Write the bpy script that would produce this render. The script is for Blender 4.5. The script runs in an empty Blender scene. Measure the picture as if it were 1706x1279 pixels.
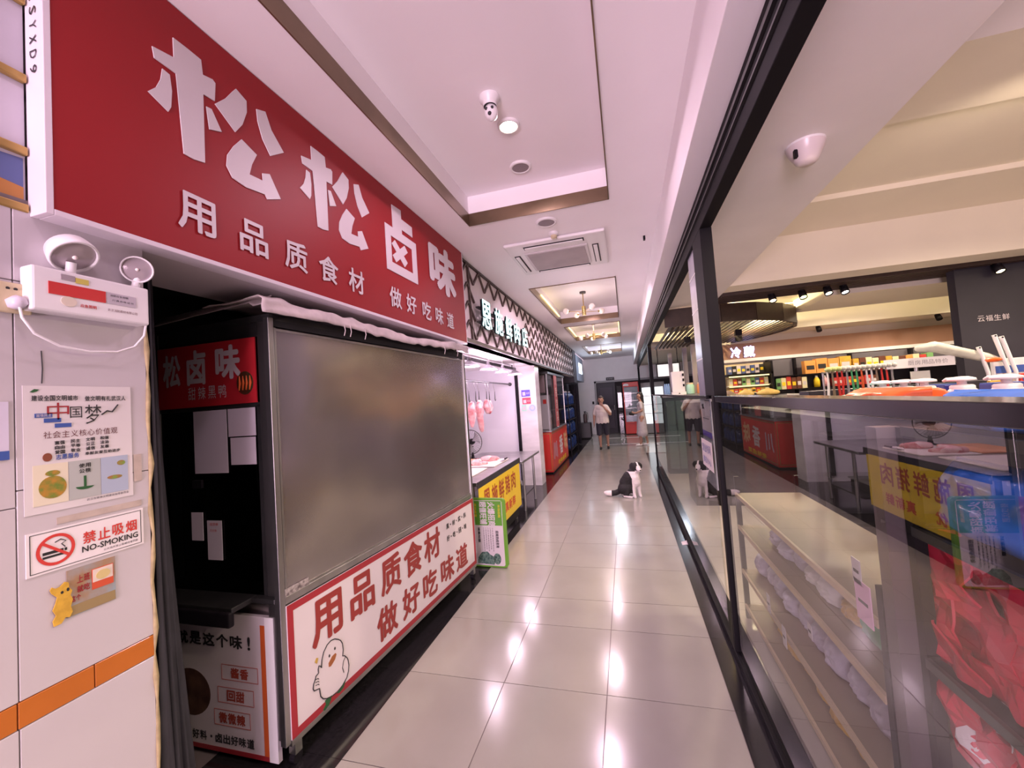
import bpy, bmesh, math, random
from mathutils import Vector, Matrix, noise
random.seed(7)
SC = bpy.context.scene
COL = SC.collection

# ---------------------------------------------------------------- camera
cam = bpy.data.cameras.new('camera')
cam_ob = bpy.data.objects.new('camera', cam)
COL.objects.link(cam_ob)
YAW, PITCH, ROLL, FPX = -0.270313256, 0.043723083, -0.069222797, 676.68
cy_, sy_ = math.cos(YAW), math.sin(YAW)
cp_, sp_ = math.cos(PITCH), math.sin(PITCH)
fwd = Vector((sy_ * cp_, cy_ * cp_, sp_))
r0 = Vector((cy_, -sy_, 0))
u0 = r0.cross(fwd)
rt = math.cos(ROLL) * r0 + math.sin(ROLL) * u0
upv = -math.sin(ROLL) * r0 + math.cos(ROLL) * u0
M = Matrix((rt, upv, -fwd)).transposed().to_4x4()
M.translation = Vector((0, 0, 1.65))
cam_ob.matrix_world = M
cam.sensor_fit = 'HORIZONTAL'
cam.sensor_width = 36
cam.lens = 36 * FPX / 1706
cam.clip_start = 0.02
SC.camera = cam_ob

# ---------------------------------------------------------------- world, colour management, lights
w = bpy.data.worlds.new('world'); SC.world = w; w.use_nodes = True
w.node_tree.nodes['Background'].inputs[0].default_value = (1.0, 0.76, 0.90, 1)
w.node_tree.nodes['Background'].inputs[1].default_value = 1.0
SC.view_settings.view_transform = 'Standard'
SC.view_settings.look = 'None'
SC.view_settings.gamma = 1
SC.view_settings.use_curve_mapping = False
SC.view_settings.exposure = 0.14

def lamp(name, kind, loc, power, col=(1, 1, 1), size=.1, rot=None, spot=None, sy=None):
    l = bpy.data.lights.new(name, kind)
    l.energy = power; l.color = col
    if kind == 'AREA':
        l.size = size
        if sy: l.shape = 'RECTANGLE'; l.size_y = sy
    else:
        l.shadow_soft_size = size
    if kind == 'SPOT':
        l.spot_size = math.radians(spot or 120); l.spot_blend = .6
    o = bpy.data.objects.new(name, l); COL.objects.link(o)
    o.location = loc
    if rot: o.rotation_euler = rot
    return o
PINK = (1.0, .70, .90); WARM = (1, .80, .60); LILAC = (1, .74, .93)
DOWN = lambda name, x, y, z, p, c: lamp(name, 'SPOT', (x, y, z), p, c, .06, (0, 0, 0), 165)
# corridor downlights (the one in view, and the same kind further on and behind the photographer), plus one added under the air conditioner to light the fascia
for (x, y, z, p) in [(-.61, 2.60, 3.49, 70), (-.6, .2, 3.4, 18), (-.6, -1.6, 3.4, 50), (-.6, -3.4, 3.4, 60), (-.6, 4.75, 3.2, 60), (-.6, 6.0, 3.45, 90), (-.6, 7.9, 3.45, 60), (-.6, 10.4, 3.45, 50), (-.6, 12.3, 3.22, 18)]:
    DOWN('corridor_down_lamp', x, y, z, p, PINK)
# bulbs of the chandeliers
for (x, y, z, p) in [(-.59, 7.2, 2.98, 11), (-.66, 10.5, 2.98, 12)]:
    lamp('chandelier_lamp', 'POINT', (x, y, z), p, (1, .78, .72), .25)
# added fill behind the photographer, tilted up to brighten the corridor ceiling
lamp('ceiling_fill', 'AREA', (-.5, -5.0, 1.1), 420, (1, .72, .90), 2.0, (math.radians(118), 0, 0), sy=1.6)
# shop: spots on the slatted ceiling, then down lamps, mostly added as fill without fittings
for (x, y) in [(1.97, 6.0), (2.32, 6.0), (2.6, 6.0), (2.8, 6.0), (4.2, 5.8)]:
    lamp('store_spot', 'SPOT', (x, y - .06, 2.72), 45, WARM, .04, (math.radians(-25), 0, 0), 110)
for (x, y, z, p) in [(1.05, .2, 2.86, 38), (1.05, 2.0, 2.86, 34), (1.0, 4.2, 2.86, 45), (1.0, 6.7, 2.84, 30), (3.0, .6, 3.3, 110), (3.2, 3.6, 3.36, 110), (5.6, 3.4, 3.36, 110), (4.1, 8.3, 3.0, 50), (3.0, 9.2, 2.68, 11), (5.0, 9.2, 2.68, 11), (1.0, 9.6, 2.76, 25), (1.2, 12.6, 2.76, 50), (6.2, 8.2, 3.0, 50)]:
    DOWN('store_down_fill', x, y, z, p * 2.4, WARM)
for x in (2.6, 4.6, 6.6):  # added spots without fittings that brighten the face of the shop beam
    lamp('beam_fill', 'SPOT', (x, 2.9, 3.15), 17, WARM, .1, (math.radians(68), 0, 0), 140)
lamp('canopy_lamp', 'POINT', (1.9, 8.0, 2.84), 150, (1, .78, .42), .05)
lamp('rear_cove_lamp', 'AREA', (4.6, 7.75, 2.98), 20, (1, .80, .45), 4, (math.radians(140), 0, 0), sy=.1)
lamp('end_light', 'POINT', (-.5, 14.4, 2.9), 45, (.80, .86, 1), .15)

# ---------------------------------------------------------------- materials
MATS = {}
def mat(name, col, rough=.5, metal=0, emis=0, nz=0, ns=8, bump=0, spec=.5, alpha=1, col2=None, stretch=None, coat=0, bdist=.01, det=5):
    if name in MATS: return MATS[name]
    m = bpy.data.materials.new(name); m.use_nodes = True
    nt = m.node_tree; b = nt.nodes['Principled BSDF']
    b.inputs['Base Color'].default_value = (*col, 1)
    b.inputs['Roughness'].default_value = rough
    b.inputs['Metallic'].default_value = metal
    b.inputs['Specular IOR Level'].default_value = spec
    b.inputs['Coat Weight'].default_value = coat
    if emis:
        b.inputs['Emission Color'].default_value = (*col, 1)
        b.inputs['Emission Strength'].default_value = emis
    if nz or bump or col2:
        tc = nt.nodes.new('ShaderNodeTexCoord'); n = nt.nodes.new('ShaderNodeTexNoise')
        n.inputs['Scale'].default_value = ns; n.inputs['Detail'].default_value = det
        src = tc.outputs['Object']
        if stretch:
            mp = nt.nodes.new('ShaderNodeMapping'); mp.inputs['Scale'].default_value = stretch
            nt.links.new(src, mp.inputs[0]); src = mp.outputs[0]
        nt.links.new(src, n.inputs['Vector'])
        if nz or col2:
            r = nt.nodes.new('ShaderNodeValToRGB')
            c2 = col2 or tuple(max(0, c * (1 - nz)) for c in col)
            r.color_ramp.elements[0].position = .35; r.color_ramp.elements[1].position = .65
            r.color_ramp.elements[0].color = (*c2, 1); r.color_ramp.elements[1].color = (*col, 1)
            nt.links.new(n.outputs['Fac'], r.inputs[0]); nt.links.new(r.outputs[0], b.inputs['Base Color'])
        if bump:
            bp = nt.nodes.new('ShaderNodeBump'); bp.inputs['Strength'].default_value = bump
            bp.inputs['Distance'].default_value = bdist
            nt.links.new(n.outputs['Fac'], bp.inputs['Height']); nt.links.new(bp.outputs[0], b.inputs['Normal'])
    MATS[name] = m
    return m

def glassmat(name, tint=(.93, .96, .95), ior=1.5, rough=0.0):
    if name in MATS: return MATS[name]
    m = bpy.data.materials.new(name); m.use_nodes = True
    nt = m.node_tree; nt.nodes.clear()
    out = nt.nodes.new('ShaderNodeOutputMaterial'); mx = nt.nodes.new('ShaderNodeMixShader')
    t = nt.nodes.new('ShaderNodeBsdfTransparent'); t.inputs[0].default_value = (*tint, 1)
    g = nt.nodes.new('ShaderNodeBsdfGlossy'); g.inputs['Roughness'].default_value = rough
    f = nt.nodes.new('ShaderNodeFresnel'); f.inputs[0].default_value = ior
    ge = nt.nodes.new('ShaderNodeNewGeometry'); mu = nt.nodes.new('ShaderNodeMath'); mu.operation = 'SUBTRACT'; mu.inputs[0].default_value = 1
    m3 = nt.nodes.new('ShaderNodeMath'); m3.operation = 'MULTIPLY'     # only the outer skin of each face reflects
    nt.links.new(ge.outputs['Backfacing'], mu.inputs[1]); nt.links.new(mu.outputs[0], m3.inputs[0]); nt.links.new(f.outputs[0], m3.inputs[1])
    nt.links.new(m3.outputs[0], mx.inputs[0]); nt.links.new(t.outputs[0], mx.inputs[1]); nt.links.new(g.outputs[0], mx.inputs[2])
    nt.links.new(mx.outputs[0], out.inputs[0])
    MATS[name] = m
    return m

WALLW = mat('wall_white', (.80, .77, .78), .55, nz=.04, ns=3)
CEIL = mat('ceiling_white', (.92, .88, .90), .6, nz=.03, ns=1.5)
TILE = mat('floor_tile', (.35, .335, .30), .14, nz=.07, ns=2.5, spec=.45)
STILE = mat('store_floor_tile', (.42, .37, .33), .2, nz=.06, ns=2)
TILE2 = mat('floor_tile_warm', (.335, .32, .285), .16, nz=.08, ns=2.5, spec=.45)
GROUT = mat('grout', (.16, .13, .13), .9)
GRAN = mat('granite', (.022, .02, .022), .14, nz=.5, ns=60, spec=.5)
WTILE = mat('wall_tile', (.56, .52, .54), .16, nz=.05, ns=2)
ORNG = mat('orange_tile', (.50, .15, .025), .2, nz=.1, ns=6)
TAN = mat('tan_sealant', (.42, .33, .17), .7, nz=.3, ns=30)
RED = mat('sign_red', (.30, .014, .017), .5, nz=.06, ns=2, spec=.25)
RED2 = mat('print_red', (.32, .02, .03), .45)
REDB = mat('bright_red', (.66, .03, .02), .4, nz=.1, ns=4)
WPRINT = mat('print_white', (.64, .58, .60), .45, nz=.03, ns=3)
BPRINT = mat('print_black', (.02, .02, .022), .5)
BLUP = mat('print_blue', (.04, .09, .33), .5)
YEL = mat('print_yellow', (.86, .62, .02), .45, nz=.05, ns=4)
GRNP = mat('print_green', (.10, .30, .03), .45)
DGRN = mat('print_dark_green', (.02, .10, .03), .5)
STEEL = mat('brushed_steel', (.52, .51, .50), .33, 1, nz=.25, ns=6, stretch=(1, 1, .25))
STEEL2 = mat('dull_steel_sheet', (.47, .43, .42), .20, .85, nz=.25, ns=1.7, bump=.8, bdist=.03, det=.6)
DSTEEL = mat('dark_steel', (.10, .10, .10), .35, .8, nz=.3, ns=5)
BLK = mat('black_metal', (.012, .010, .013), .42, nz=.3, ns=20, spec=.15)
BLK2 = mat('matt_black', (.012, .012, .013), .75)
DARK = mat('dark_void', (.015, .014, .016), .85)
BRASS = mat('bronze_trim', (.24, .17, .11), .3, .8, nz=.25, ns=3)
GOLD = mat('gold_trim', (.45, .30, .10), .35, .7)
WOODD = mat('dark_wood', (.05, .028, .02), .45, nz=.3, ns=12)
LATT = mat('lattice_brown', (.085, .05, .04), .45, nz=.3, ns=20)
LBACK = mat('lattice_backing', (.80, .72, .72), .6, nz=.06, ns=4)
WPLAS = mat('white_plastic', (.80, .78, .78), .35)
CPLAS = mat('cream_plastic', (.62, .52, .33), .4)
GPLAS = mat('grey_plastic', (.30, .29, .30), .45)
CURT = mat('grey_curtain', (.045, .042, .055), .85, nz=.3, ns=8)
CLOTH = mat('awning_cloth', (.62, .54, .52), .6, nz=.25, ns=10, bump=.3)
GLASS = glassmat('pane_glass', (.92, .94, .93), 2.5)
CLEAR = glassmat('clear_glass', (.96, .97, .97), 1.3)
DGLASS = glassmat('smoked_glass', (.30, .32, .33), 1.45)
PORKR = mat('pork_lean', (.62, .13, .15), .35, col2=(.86, .55, .55), ns=14, nz=.1, bump=.3)
PORKW = mat('pork_fat', (.90, .70, .68), .4, col2=(.78, .32, .34), ns=9, nz=.1, bump=.3)
BOARD = mat('cutting_board', (.86, .76, .72), .5, nz=.06, ns=5)
OBOARD = mat('orange_board', (.80, .36, .18), .5)
STALLW = mat('stall_wall', (.82, .80, .86), .35, nz=.03, ns=2)
MARB = mat('marble', (.86, .82, .84), .2, col2=(.70, .67, .68), ns=2.2, stretch=(1, 1, 3))
FRAMEB = mat('frame_black', (.010, .009, .011), .55, spec=.08)
WOODE = mat('shelf_edge_wood', (.55, .42, .28), .45)
WOODL = mat('light_wood', (.25, .18, .12), .45, nz=.15, ns=5, stretch=(1, .15, 1))
WOODW = mat('wood_band', (.36, .19, .125), .5, nz=.15, ns=3, stretch=(1, 1, .3))
CREAM = mat('store_cream', (.80, .74, .62), .6, nz=.03, ns=2)
NAVY = mat('navy_panel', (.025, .022, .035), .5, nz=.2, ns=3)
LAMPW = mat('lamp_glow_white', (1, .93, .85), .5, emis=9)
LAMPY = mat('lamp_glow_warm', (1, .80, .45), .5, emis=12)
LAMPG = mat('lamp_glow_green', (.75, 1, .35), .5, emis=10)
LAMPP = mat('lamp_glow_pink', (1, .80, .92), .5, emis=3)
LETG = mat('letter_glow_cyan', (.60, .95, .92), .5, emis=1.5)
LETB = mat('letter_glow_blue', (.55, .50, 1), .5, emis=3.5)
COVE = mat('cove_glow', (1, .82, .35), .5, emis=2.2)
ORGP = mat('orange_pack', (.80, .12, .02), .3, nz=.25, ns=12)
BLUPK = mat('blue_pack', (.03, .19, .82), .22, nz=.35, ns=9, bump=.4)
REDPK = mat('red_pack', (.62, .03, .07), .4, nz=.15, ns=6)

# ---------------------------------------------------------------- mesh helpers
class MB:
    def __init__(s): s.v = []; s.f = []; s.sm = []; s.mi = []
    def add(s, vs, fs, smooth=False, mi=0):
        o = len(s.v); s.v += [tuple(v) for v in vs]
        for f in fs: s.f.append(tuple(i + o for i in f)); s.sm.append(smooth); s.mi.append(mi)
        return s
    def box(s, x0, x1, y0, y1, z0, z1, mi=0):
        vs = [(x, y, z) for x in (x0, x1) for y in (y0, y1) for z in (z0, z1)]
        return s.add(vs, [(0, 1, 3, 2), (4, 6, 7, 5), (0, 4, 5, 1), (2, 3, 7, 6), (0, 2, 6, 4), (1, 5, 7, 3)], mi=mi)
    def bar(s, p, q, w, h, up=(0, 0, 1), mi=0):
        p = Vector(p); q = Vector(q); d = (q - p).normalized(); a = d.cross(Vector(up))
        if a.length < 1e-4: a = d.cross(Vector((1, 0, 0)))
        a.normalize(); b = a.cross(d)
        vs = []
        for c in (p, q):
            for i, j in ((-1, -1), (1, -1), (1, 1), (-1, 1)): vs.append(c + a * i * w / 2 + b * j * h / 2)
        return s.add(vs, [(0, 1, 2, 3), (7, 6, 5, 4), (0, 4, 5, 1), (1, 5, 6, 2), (2, 6, 7, 3), (3, 7, 4, 0)], mi=mi)
    def cyl(s, p, q, r, r2=None, n=16, cap=True, smooth=True, mi=0):
        r2 = r if r2 is None else r2
        p = Vector(p); q = Vector(q); d = (q - p).normalized()
        a = d.orthogonal().normalized(); b = d.cross(a)
        vs = []
        for c, rr in ((p, r), (q, r2)):
            for i in range(n):
                t = 2 * math.pi * i / n; vs.append(c + (a * math.cos(t) + b * math.sin(t)) * rr)
        fs = [(i, (i + 1) % n, n + (i + 1) % n, n + i) for i in range(n)]
        s.add(vs, fs, smooth, mi)
        if cap:
            s.add(vs[:n], [tuple(reversed(range(n)))], mi=mi); s.add(vs[n:], [tuple(range(n))], mi=mi)
        return s
    def lathe(s, prof, o=(0, 0, 0), ax=(0, 0, 1), n=24, mi=0):
        o = Vector(o); d = Vector(ax).normalized(); a = d.orthogonal().normalized(); b = d.cross(a)
        vs = []
        for r, h in prof:
            for i in range(n):
                t = 2 * math.pi * i / n; vs.append(o + d * h + (a * math.cos(t) + b * math.sin(t)) * r)
        fs = []
        for k in range(len(prof) - 1):
            for i in range(n):
                j = (i + 1) % n; fs.append((k * n + i, k * n + j, (k + 1) * n + j, (k + 1) * n + i))
        return s.add(vs, fs, True, mi)
    def tube(s, pts, r, n=8, mi=0, closed=False):
        P = [Vector(p) for p in pts]; vs = []; m = len(P); pa = None
        for i, p in enumerate(P):
            d = (P[(i + 1) % m if closed else min(i + 1, m - 1)] - P[(i - 1) % m if closed else max(i - 1, 0)]).normalized()
            a = d.orthogonal().normalized() if pa is None else (pa - d * pa.dot(d)).normalized()
            pa = a; b = d.cross(a); rr = r[i] if isinstance(r, (list, tuple)) else r
            for k in range(n):
                t = 2 * math.pi * k / n; vs.append(p + (a * math.cos(t) + b * math.sin(t)) * rr)
        fs = []
        for i in range(m if closed else m - 1):
            j = (i + 1) % m
            for k in range(n):
                l = (k + 1) % n; fs.append((i * n + k, i * n + l, j * n + l, j * n + k))
        s.add(vs, fs, True, mi)
        if not closed:
            s.add(vs[:n], [tuple(reversed(range(n)))], mi=mi); s.add(vs[-n:], [tuple(range(n))], mi=mi)
        return s
    def ball(s, c, r, sc=(1, 1, 1), nu=12, nv=8, mi=0):
        c = Vector(c); vs = []; fs = []
        for j in range(nv + 1):
            ph = math.pi * j / nv
            for i in range(nu):
                t = 2 * math.pi * i / nu
                vs.append((c.x + r * sc[0] * math.sin(ph) * math.cos(t), c.y + r * sc[1] * math.sin(ph) * math.sin(t), c.z + r * sc[2] * math.cos(ph)))
        for j in range(nv):
            for i in range(nu):
                k = (i + 1) % nu; fs.append((j * nu + i, (j + 1) * nu + i, (j + 1) * nu + k, j * nu + k))
        return s.add(vs, fs, True, mi)
    def grid(s, fn, nu, nv, mi=0, smooth=True):
        vs = [fn(i / nu, j / nv) for j in range(nv + 1) for i in range(nu + 1)]
        w_ = nu + 1
        return s.add(vs, [(j * w_ + i, j * w_ + i + 1, (j + 1) * w_ + i + 1, (j + 1) * w_ + i) for j in range(nv) for i in range(nu)], smooth, mi)

class PL:
    """a plane in the world: (a, b) along u, v and d out along the normal"""
    def __init__(s, o, u, v=(0, 0, 1)):
        s.o = Vector(o); s.u = Vector(u).normalized(); s.v = Vector(v).normalized(); s.n = s.u.cross(s.v)
    def P(s, a, b, d=0): return s.o + s.u * a + s.v * b + s.n * d
def rect(mb, pl, r, d, t=.002, mi=0):
    a0, a1, b0, b1 = r
    vs = [pl.P(a, b, k) for a in (a0, a1) for b in (b0, b1) for k in (d - t, d)]
    return mb.add(vs, [(0, 1, 3, 2), (4, 6, 7, 5), (0, 4, 5, 1), (2, 3, 7, 6), (0, 2, 6, 4), (1, 5, 7, 3)], mi=mi)
def poly(mb, pl, pts, d, t=.002, mi=0):
    n = len(pts)
    ar = sum(pts[i][0] * pts[(i + 1) % n][1] - pts[(i + 1) % n][0] * pts[i][1] for i in range(n))
    if ar < 0: pts = pts[::-1]
    vs = [pl.P(a, b, d) for a, b in pts] + [pl.P(a, b, d - t) for a, b in pts]
    return mb.add(vs, [tuple(range(n)), tuple(range(2 * n - 1, n - 1, -1))] + [(i, i + n, (i + 1) % n + n, (i + 1) % n) for i in range(n)], mi=mi)
def frame(mb, pl, r, w_, d, t=.002, mi=0):
    a0, a1, b0, b1 = r
    for q in ((a0, a1, b0, b0 + w_), (a0, a1, b1 - w_, b1), (a0, a0 + w_, b0 + w_, b1 - w_), (a1 - w_, a1, b0 + w_, b1 - w_)): rect(mb, pl, q, d, t, mi)
    return mb
def ell(a, b, ra, rb, n=24, a0=0, a1=2 * math.pi):
    return [(a + ra * math.cos(a0 + (a1 - a0) * i / n), b + rb * math.sin(a0 + (a1 - a0) * i / n)) for i in range(n)]
_TC = {}
def glyph(ch, bold):
    k = (ch, bold)
    if k not in _TC:
        cu = bpy.data.curves.new('t', 'FONT'); cu.body = ch; cu.offset = bold; cu.resolution_u = 2; cu.fill_mode = 'FRONT'
        o = bpy.data.objects.new('t', cu); COL.objects.link(o)
        me = bpy.data.meshes.new_from_object(o.evaluated_get(bpy.context.evaluated_depsgraph_get()))
        vs = [(v.co.x, v.co.y) for v in me.vertices]; fs = [tuple(p.vertices) for p in me.polygons]
        bpy.data.objects.remove(o); bpy.data.curves.remove(cu); bpy.data.meshes.remove(me)
        xs = [v[0] for v in vs] or [0, 1]; ys = [v[1] for v in vs] or [0, 1]
        _TC[k] = (vs, fs, min(xs), max(xs), min(ys), max(ys))
    return _TC[k]
def text(mb, pl, s, r, d, bold=.015, mi=0, rot=0):
    """lettering s stretched to fill the rectangle r of the plane (heavier by repeating the strokes a little apart); rot=1 turns it a quarter clockwise"""
    vs, fs, x0, x1, y0, y1 = glyph(s, 0)
    a0, a1, b0, b1 = r
    offs = [(0, 0)]
    if bold >= .012: offs += [(math.cos(k * math.pi / 4) * bold, math.sin(k * math.pi / 4) * bold) for k in range(8)]
    x0 -= bold; x1 += bold; y0 -= bold; y1 += bold
    for n_, (ox, oy) in enumerate(offs):
        out = []
        for x, y in vs:
            p = (x + ox - x0) / (x1 - x0 or 1); q = (y + oy - y0) / (y1 - y0 or 1)
            if rot: p, q = q, 1 - p
            out.append(pl.P(a0 + (a1 - a0) * p, b0 + (b1 - b0) * q, d + n_ * .00006))
        mb.add(out, fs, mi=mi)
    return mb
def chars(mb, pl, s, r, d, bold=.015, gap=.12):
    """a row of square characters spread evenly over the rectangle"""
    a0, a1, b0, b1 = r; n = len(s); w_ = (a1 - a0) / n
    for i, c in enumerate(s):
        if c in '!,':
            text(mb, pl, c, (a0 + w_ * (i + .3), a0 + w_ * (i + .5), b0, b1), d, bold); continue
        if c in '·-':
            rect(mb, pl, (a0 + w_ * (i + .4), a0 + w_ * (i + .6), (b0 + b1) / 2 - w_ * .1, (b0 + b1) / 2 + w_ * .1), d); continue
        text(mb, pl, c, (a0 + w_ * (i + gap / 2), a0 + w_ * (i + 1 - gap / 2), b0, b1), d, bold)
    return mb

W = {}
def empty(name, loc, label, cat, group=None):
    o = bpy.data.objects.new(name, None); COL.objects.link(o)
    o.location = loc; o.empty_display_size = .1
    W[o] = Matrix.Translation(loc)
    return tag(o, label, cat, group)
def tag(o, label=None, cat=None, group=None, kind=None):
    if label: o['label'] = label
    if cat: o['category'] = cat
    if group: o['group'] = group
    if kind: o['kind'] = kind
    return o
def mk(name, mb, m, parent=None, bevel=0, label=None, cat=None, group=None, kind=None, seg=2, solid=0):
    """one mesh object from world-space geometry; its origin is its parent's (or the middle of its own base)"""
    vs = mb.v
    if parent is not None: T = W[parent].translation.copy()
    elif kind == 'structure': T = Vector((0, 0, 0))
    else:
        xs = [v[0] for v in vs]; ys = [v[1] for v in vs]; zs = [v[2] for v in vs]
        T = Vector(((min(xs) + max(xs)) / 2, (min(ys) + max(ys)) / 2, min(zs)))
    me = bpy.data.meshes.new(name)
    me.from_pydata([Vector(v) - T for v in vs], [], mb.f)
    for mm in (m if isinstance(m, (list, tuple)) else [m]): me.materials.append(mm)
    me.polygons.foreach_set('use_smooth', mb.sm); me.polygons.foreach_set('material_index', mb.mi)
    me.update()
    o = bpy.data.objects.new(name, me); COL.objects.link(o)
    W[o] = Matrix.Translation(T)
    if parent is not None: o.parent = parent
    else: o.location = T
    if bevel:
        b = o.modifiers.new('b', 'BEVEL'); b.width = bevel; b.segments = seg; b.limit_method = 'ANGLE'
    if solid:
        b = o.modifiers.new('s', 'SOLIDIFY'); b.thickness = solid
    return tag(o, label, cat, group, kind)
def copy_tree(o, loc, label=None, rz=None, scale=None):
    r = o.copy(); COL.objects.link(r); r.location = loc
    if rz is not None: r.rotation_euler.z = rz
    if scale: r.scale = scale
    if label: r['label'] = label
    W[r] = Matrix.Translation(loc)
    for c in list(o.children):
        d = c.copy(); COL.objects.link(d); d.parent = r; W[d] = W[r]
        for g in list(c.children):
            e = g.copy(); COL.objects.link(e); e.parent = d; W[e] = W[r]
    return r
def blob(name, chains, mats, parent, voxel=.012, rule=None, label=None, smooth=6, kind=None, cat=None, hem=None):
    """chains of (x, y, z, r) merged into one continuous skin"""
    mb = MB()
    for ch in chains:
        for i in range(len(ch)):
            p = Vector(ch[i][:3]); r = ch[i][3]
            if i + 1 < len(ch):
                q = Vector(ch[i + 1][:3]); r2 = ch[i + 1][3]; L = (q - p).length
                n = max(1, int(L / (max(min(r, r2), .004) * .45)))
            else: q = p; r2 = r; n = 1
            for k in range(n):
                t = k / n; mb.ball(p.lerp(q, t), r + (r2 - r) * t, nu=10, nv=7)
    me = bpy.data.meshes.new('tmp'); me.from_pydata(mb.v, [], mb.f)
    o = bpy.data.objects.new('tmp', me); COL.objects.link(o)
    rm = o.modifiers.new('r', 'REMESH'); rm.mode = 'VOXEL'; rm.voxel_size = voxel
    if smooth:
        s_ = o.modifiers.new('s', 'SMOOTH'); s_.iterations = smooth; s_.factor = .5
    m2 = bpy.data.meshes.new_from_object(o.evaluated_get(bpy.context.evaluated_depsgraph_get()))
    bpy.data.objects.remove(o); bpy.data.meshes.remove(me)
    out = MB(); out.v = [(v.co.x, v.co.y, max(v.co.z, hem + .012 * math.sin(v.co.x * 60)) if hem else v.co.z) for v in m2.vertices]; out.f = [tuple(p.vertices) for p in m2.polygons]
    out.sm = [True] * len(out.f)
    out.mi = [rule(p.center) if rule else 0 for p in m2.polygons]
    bpy.data.meshes.remove(m2)
    return mk(name, out, mats, parent, label=label, kind=kind, cat=cat)
ZP = lambda x: PL((x, 0, 0), (0, 1, 0))                 # a wall facing the corridor from the left
# ================================================================ THE SETTING
S = 'structure'
fl = mk('floor', MB().box(-4, 9.5, -5.5, 20, -.06, -.003), GROUT, kind=S)
proto = {}
def slab(name, x0, x1, y0, y1, m, parent=fl, g=.0022, bev=0):
    """one floor slab, its mesh shared by slabs of the same size"""
    w_, h_ = round(x1 - x0 - 2 * g, 4), round(y1 - y0 - 2 * g, 4); k = (name, w_, h_, m.name)
    if k not in proto:
        proto[k] = mk(name, MB().box(-w_ / 2, w_ / 2, -h_ / 2, h_ / 2, -.02, 0), m, parent); o = proto[k]
    else:
        o = proto[k].copy(); COL.objects.link(o); o.parent = parent
    o.location = ((x0 + x1) / 2, (y0 + y1) / 2, 0); return o
rows = [-1.53, -.885, -.24, .405, 1.05, 1.695, 2.34, 2.985, 3.39]
while rows[-1] < 19: rows.append(rows[-1] + .645)
for i in range(len(rows) - 1):
    far = rows[i] > 11.4
    for x0, x1 in ((-1.445, -.822), (-.822, -.228), (-.228, .41)) + (((.41, 1.05), (1.05, 1.7), (1.7, 2.4)) if far else ()):
        slab('tile', x0, x1, rows[i], rows[i + 1], TILE if (i * 7 + int(x0 * 10)) % 3 else TILE2)
    slab('granite_slab', .41, .64, rows[i], rows[i + 1], GRAN, g=.001) if not far else None
    slab('granite_slab', -2.1, -1.445, rows[i], rows[i + 1], GRAN, g=.001)
for i in range(14):
    for j in range(7):
        slab('store_tile', .64 + j * .8, .64 + (j + 1) * .8, -1 + i * .9, -1 + (i + 1) * .9, STILE)

# corridor ceiling: boards around the sunken trays, each tray with a bronze lip
REC = [(-1.235, -.005, -3.2, 3.385, 3.52), (-1.22, -.01, 5.68, 8.7, 3.5), (-1.22, -.01, 9.2, 11.6, 3.5), (-1.22, -.01, 13.1, 15.6, 3.5)]
c = MB(); Z = 3.26
c.box(-1.66, -1.235, -5.5, 18, Z, Z + .06); c.box(-.005, .41, -5.5, 18, Z, Z + .06)
ys = [-5.5] + [v for r in REC for v in (r[2], r[3])] + [18]
for k in range(0, len(ys), 2): c.box(-1.235, -.005, ys[k], ys[k + 1], Z, Z + .06)
for x0, x1, y0, y1, zt in REC:
    c.box(x0 - .02, x1 + .02, y0 - .02, y1 + .02, zt, zt + .03)
    c.box(x0 - .03, x0, y0, y1, Z + .06, zt); c.box(x1, x1 + .03, y0, y1, Z + .06, zt)
    c.box(x0, x1, y0 - .03, y0, Z + .06, zt); c.box(x0, x1, y1, y1 + .03, Z + .06, zt)
ceil = mk('ceiling', c, CEIL, kind=S)
for x0, x1, y0, y1, zt in REC:
    for q in ((x0, x0 + .008, y0, y1), (x1 - .008, x1, y0, y1), (x0, x1, y0, y0 + .008), (x0, x1, y1 - .008, y1)):
        mk('tray_lip', MB().box(*q, Z - .012, Z + .10), BRASS, ceil)
# cove light strips lying behind the lips of the two furthest trays with a glow
for (x0, x1, y0, y1) in ((-1.21, -1.19, 6.5, 8.4), (-1.21, -1.19, 9.3, 11.5), (-.04, -.02, 9.3, 11.5), (-1.15, -.1, 11.56, 11.58)):
    mk('light_strip', MB().box(x0, x1, y0, y1, Z + .09, Z + .105), COVE, ceil)

# beam over the glass line, store soffit
mk('trim_1', MB().box(.41, .62, -5.5, 18, 2.88, 3.32), CEIL, kind=S, bevel=.003)
mk('trim_2', MB().box(.62, 1.33, -5.5, 12, 2.88, 3.5), WALLW, kind=S)
st = MB()
for y0, y1, z in ((2.75, 3.4, 3.40), (3.4, 4.6, 3.45), (4.6, 5.5, 3.40), (5.85, 6.4, 3.0)):
    st.box(1.33, 9, y0, y1, z, 3.6)
st.box(1.33, 9, 5.5, 5.85, 2.88, 3.6)
sc_ = mk('ceiling_store', st, CREAM, kind=S)
mk('ceiling_store_void', MB().box(1.33, 9, -5.5, 2.7, 3.85, 3.9), DARK, kind=S)  # near-black colour stands in for the shade of an unlit raised coffer
mk('trim_3', MB().box(1.33, 9, 2.7, 2.75, 3.40, 3.9), CREAM, kind=S)
st = MB(); st.box(2.75, 9, 6.4, 7.6, 2.78, 3.0); st.box(2.0, 9, 7.6, 9.2, 3.12, 3.2); st.box(.62, 9, 9.2, 10, 2.72, 3.2); st.box(.62, 2.9, 6.4, 9.2, 2.98, 3.1); st.box(.62, 5, 12, 18, 2.8, 2.9); st.box(1.33, 5, 10.1, 12, 2.8, 2.9)
mk('ceiling_store_rear', st, CREAM, kind=S)
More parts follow.
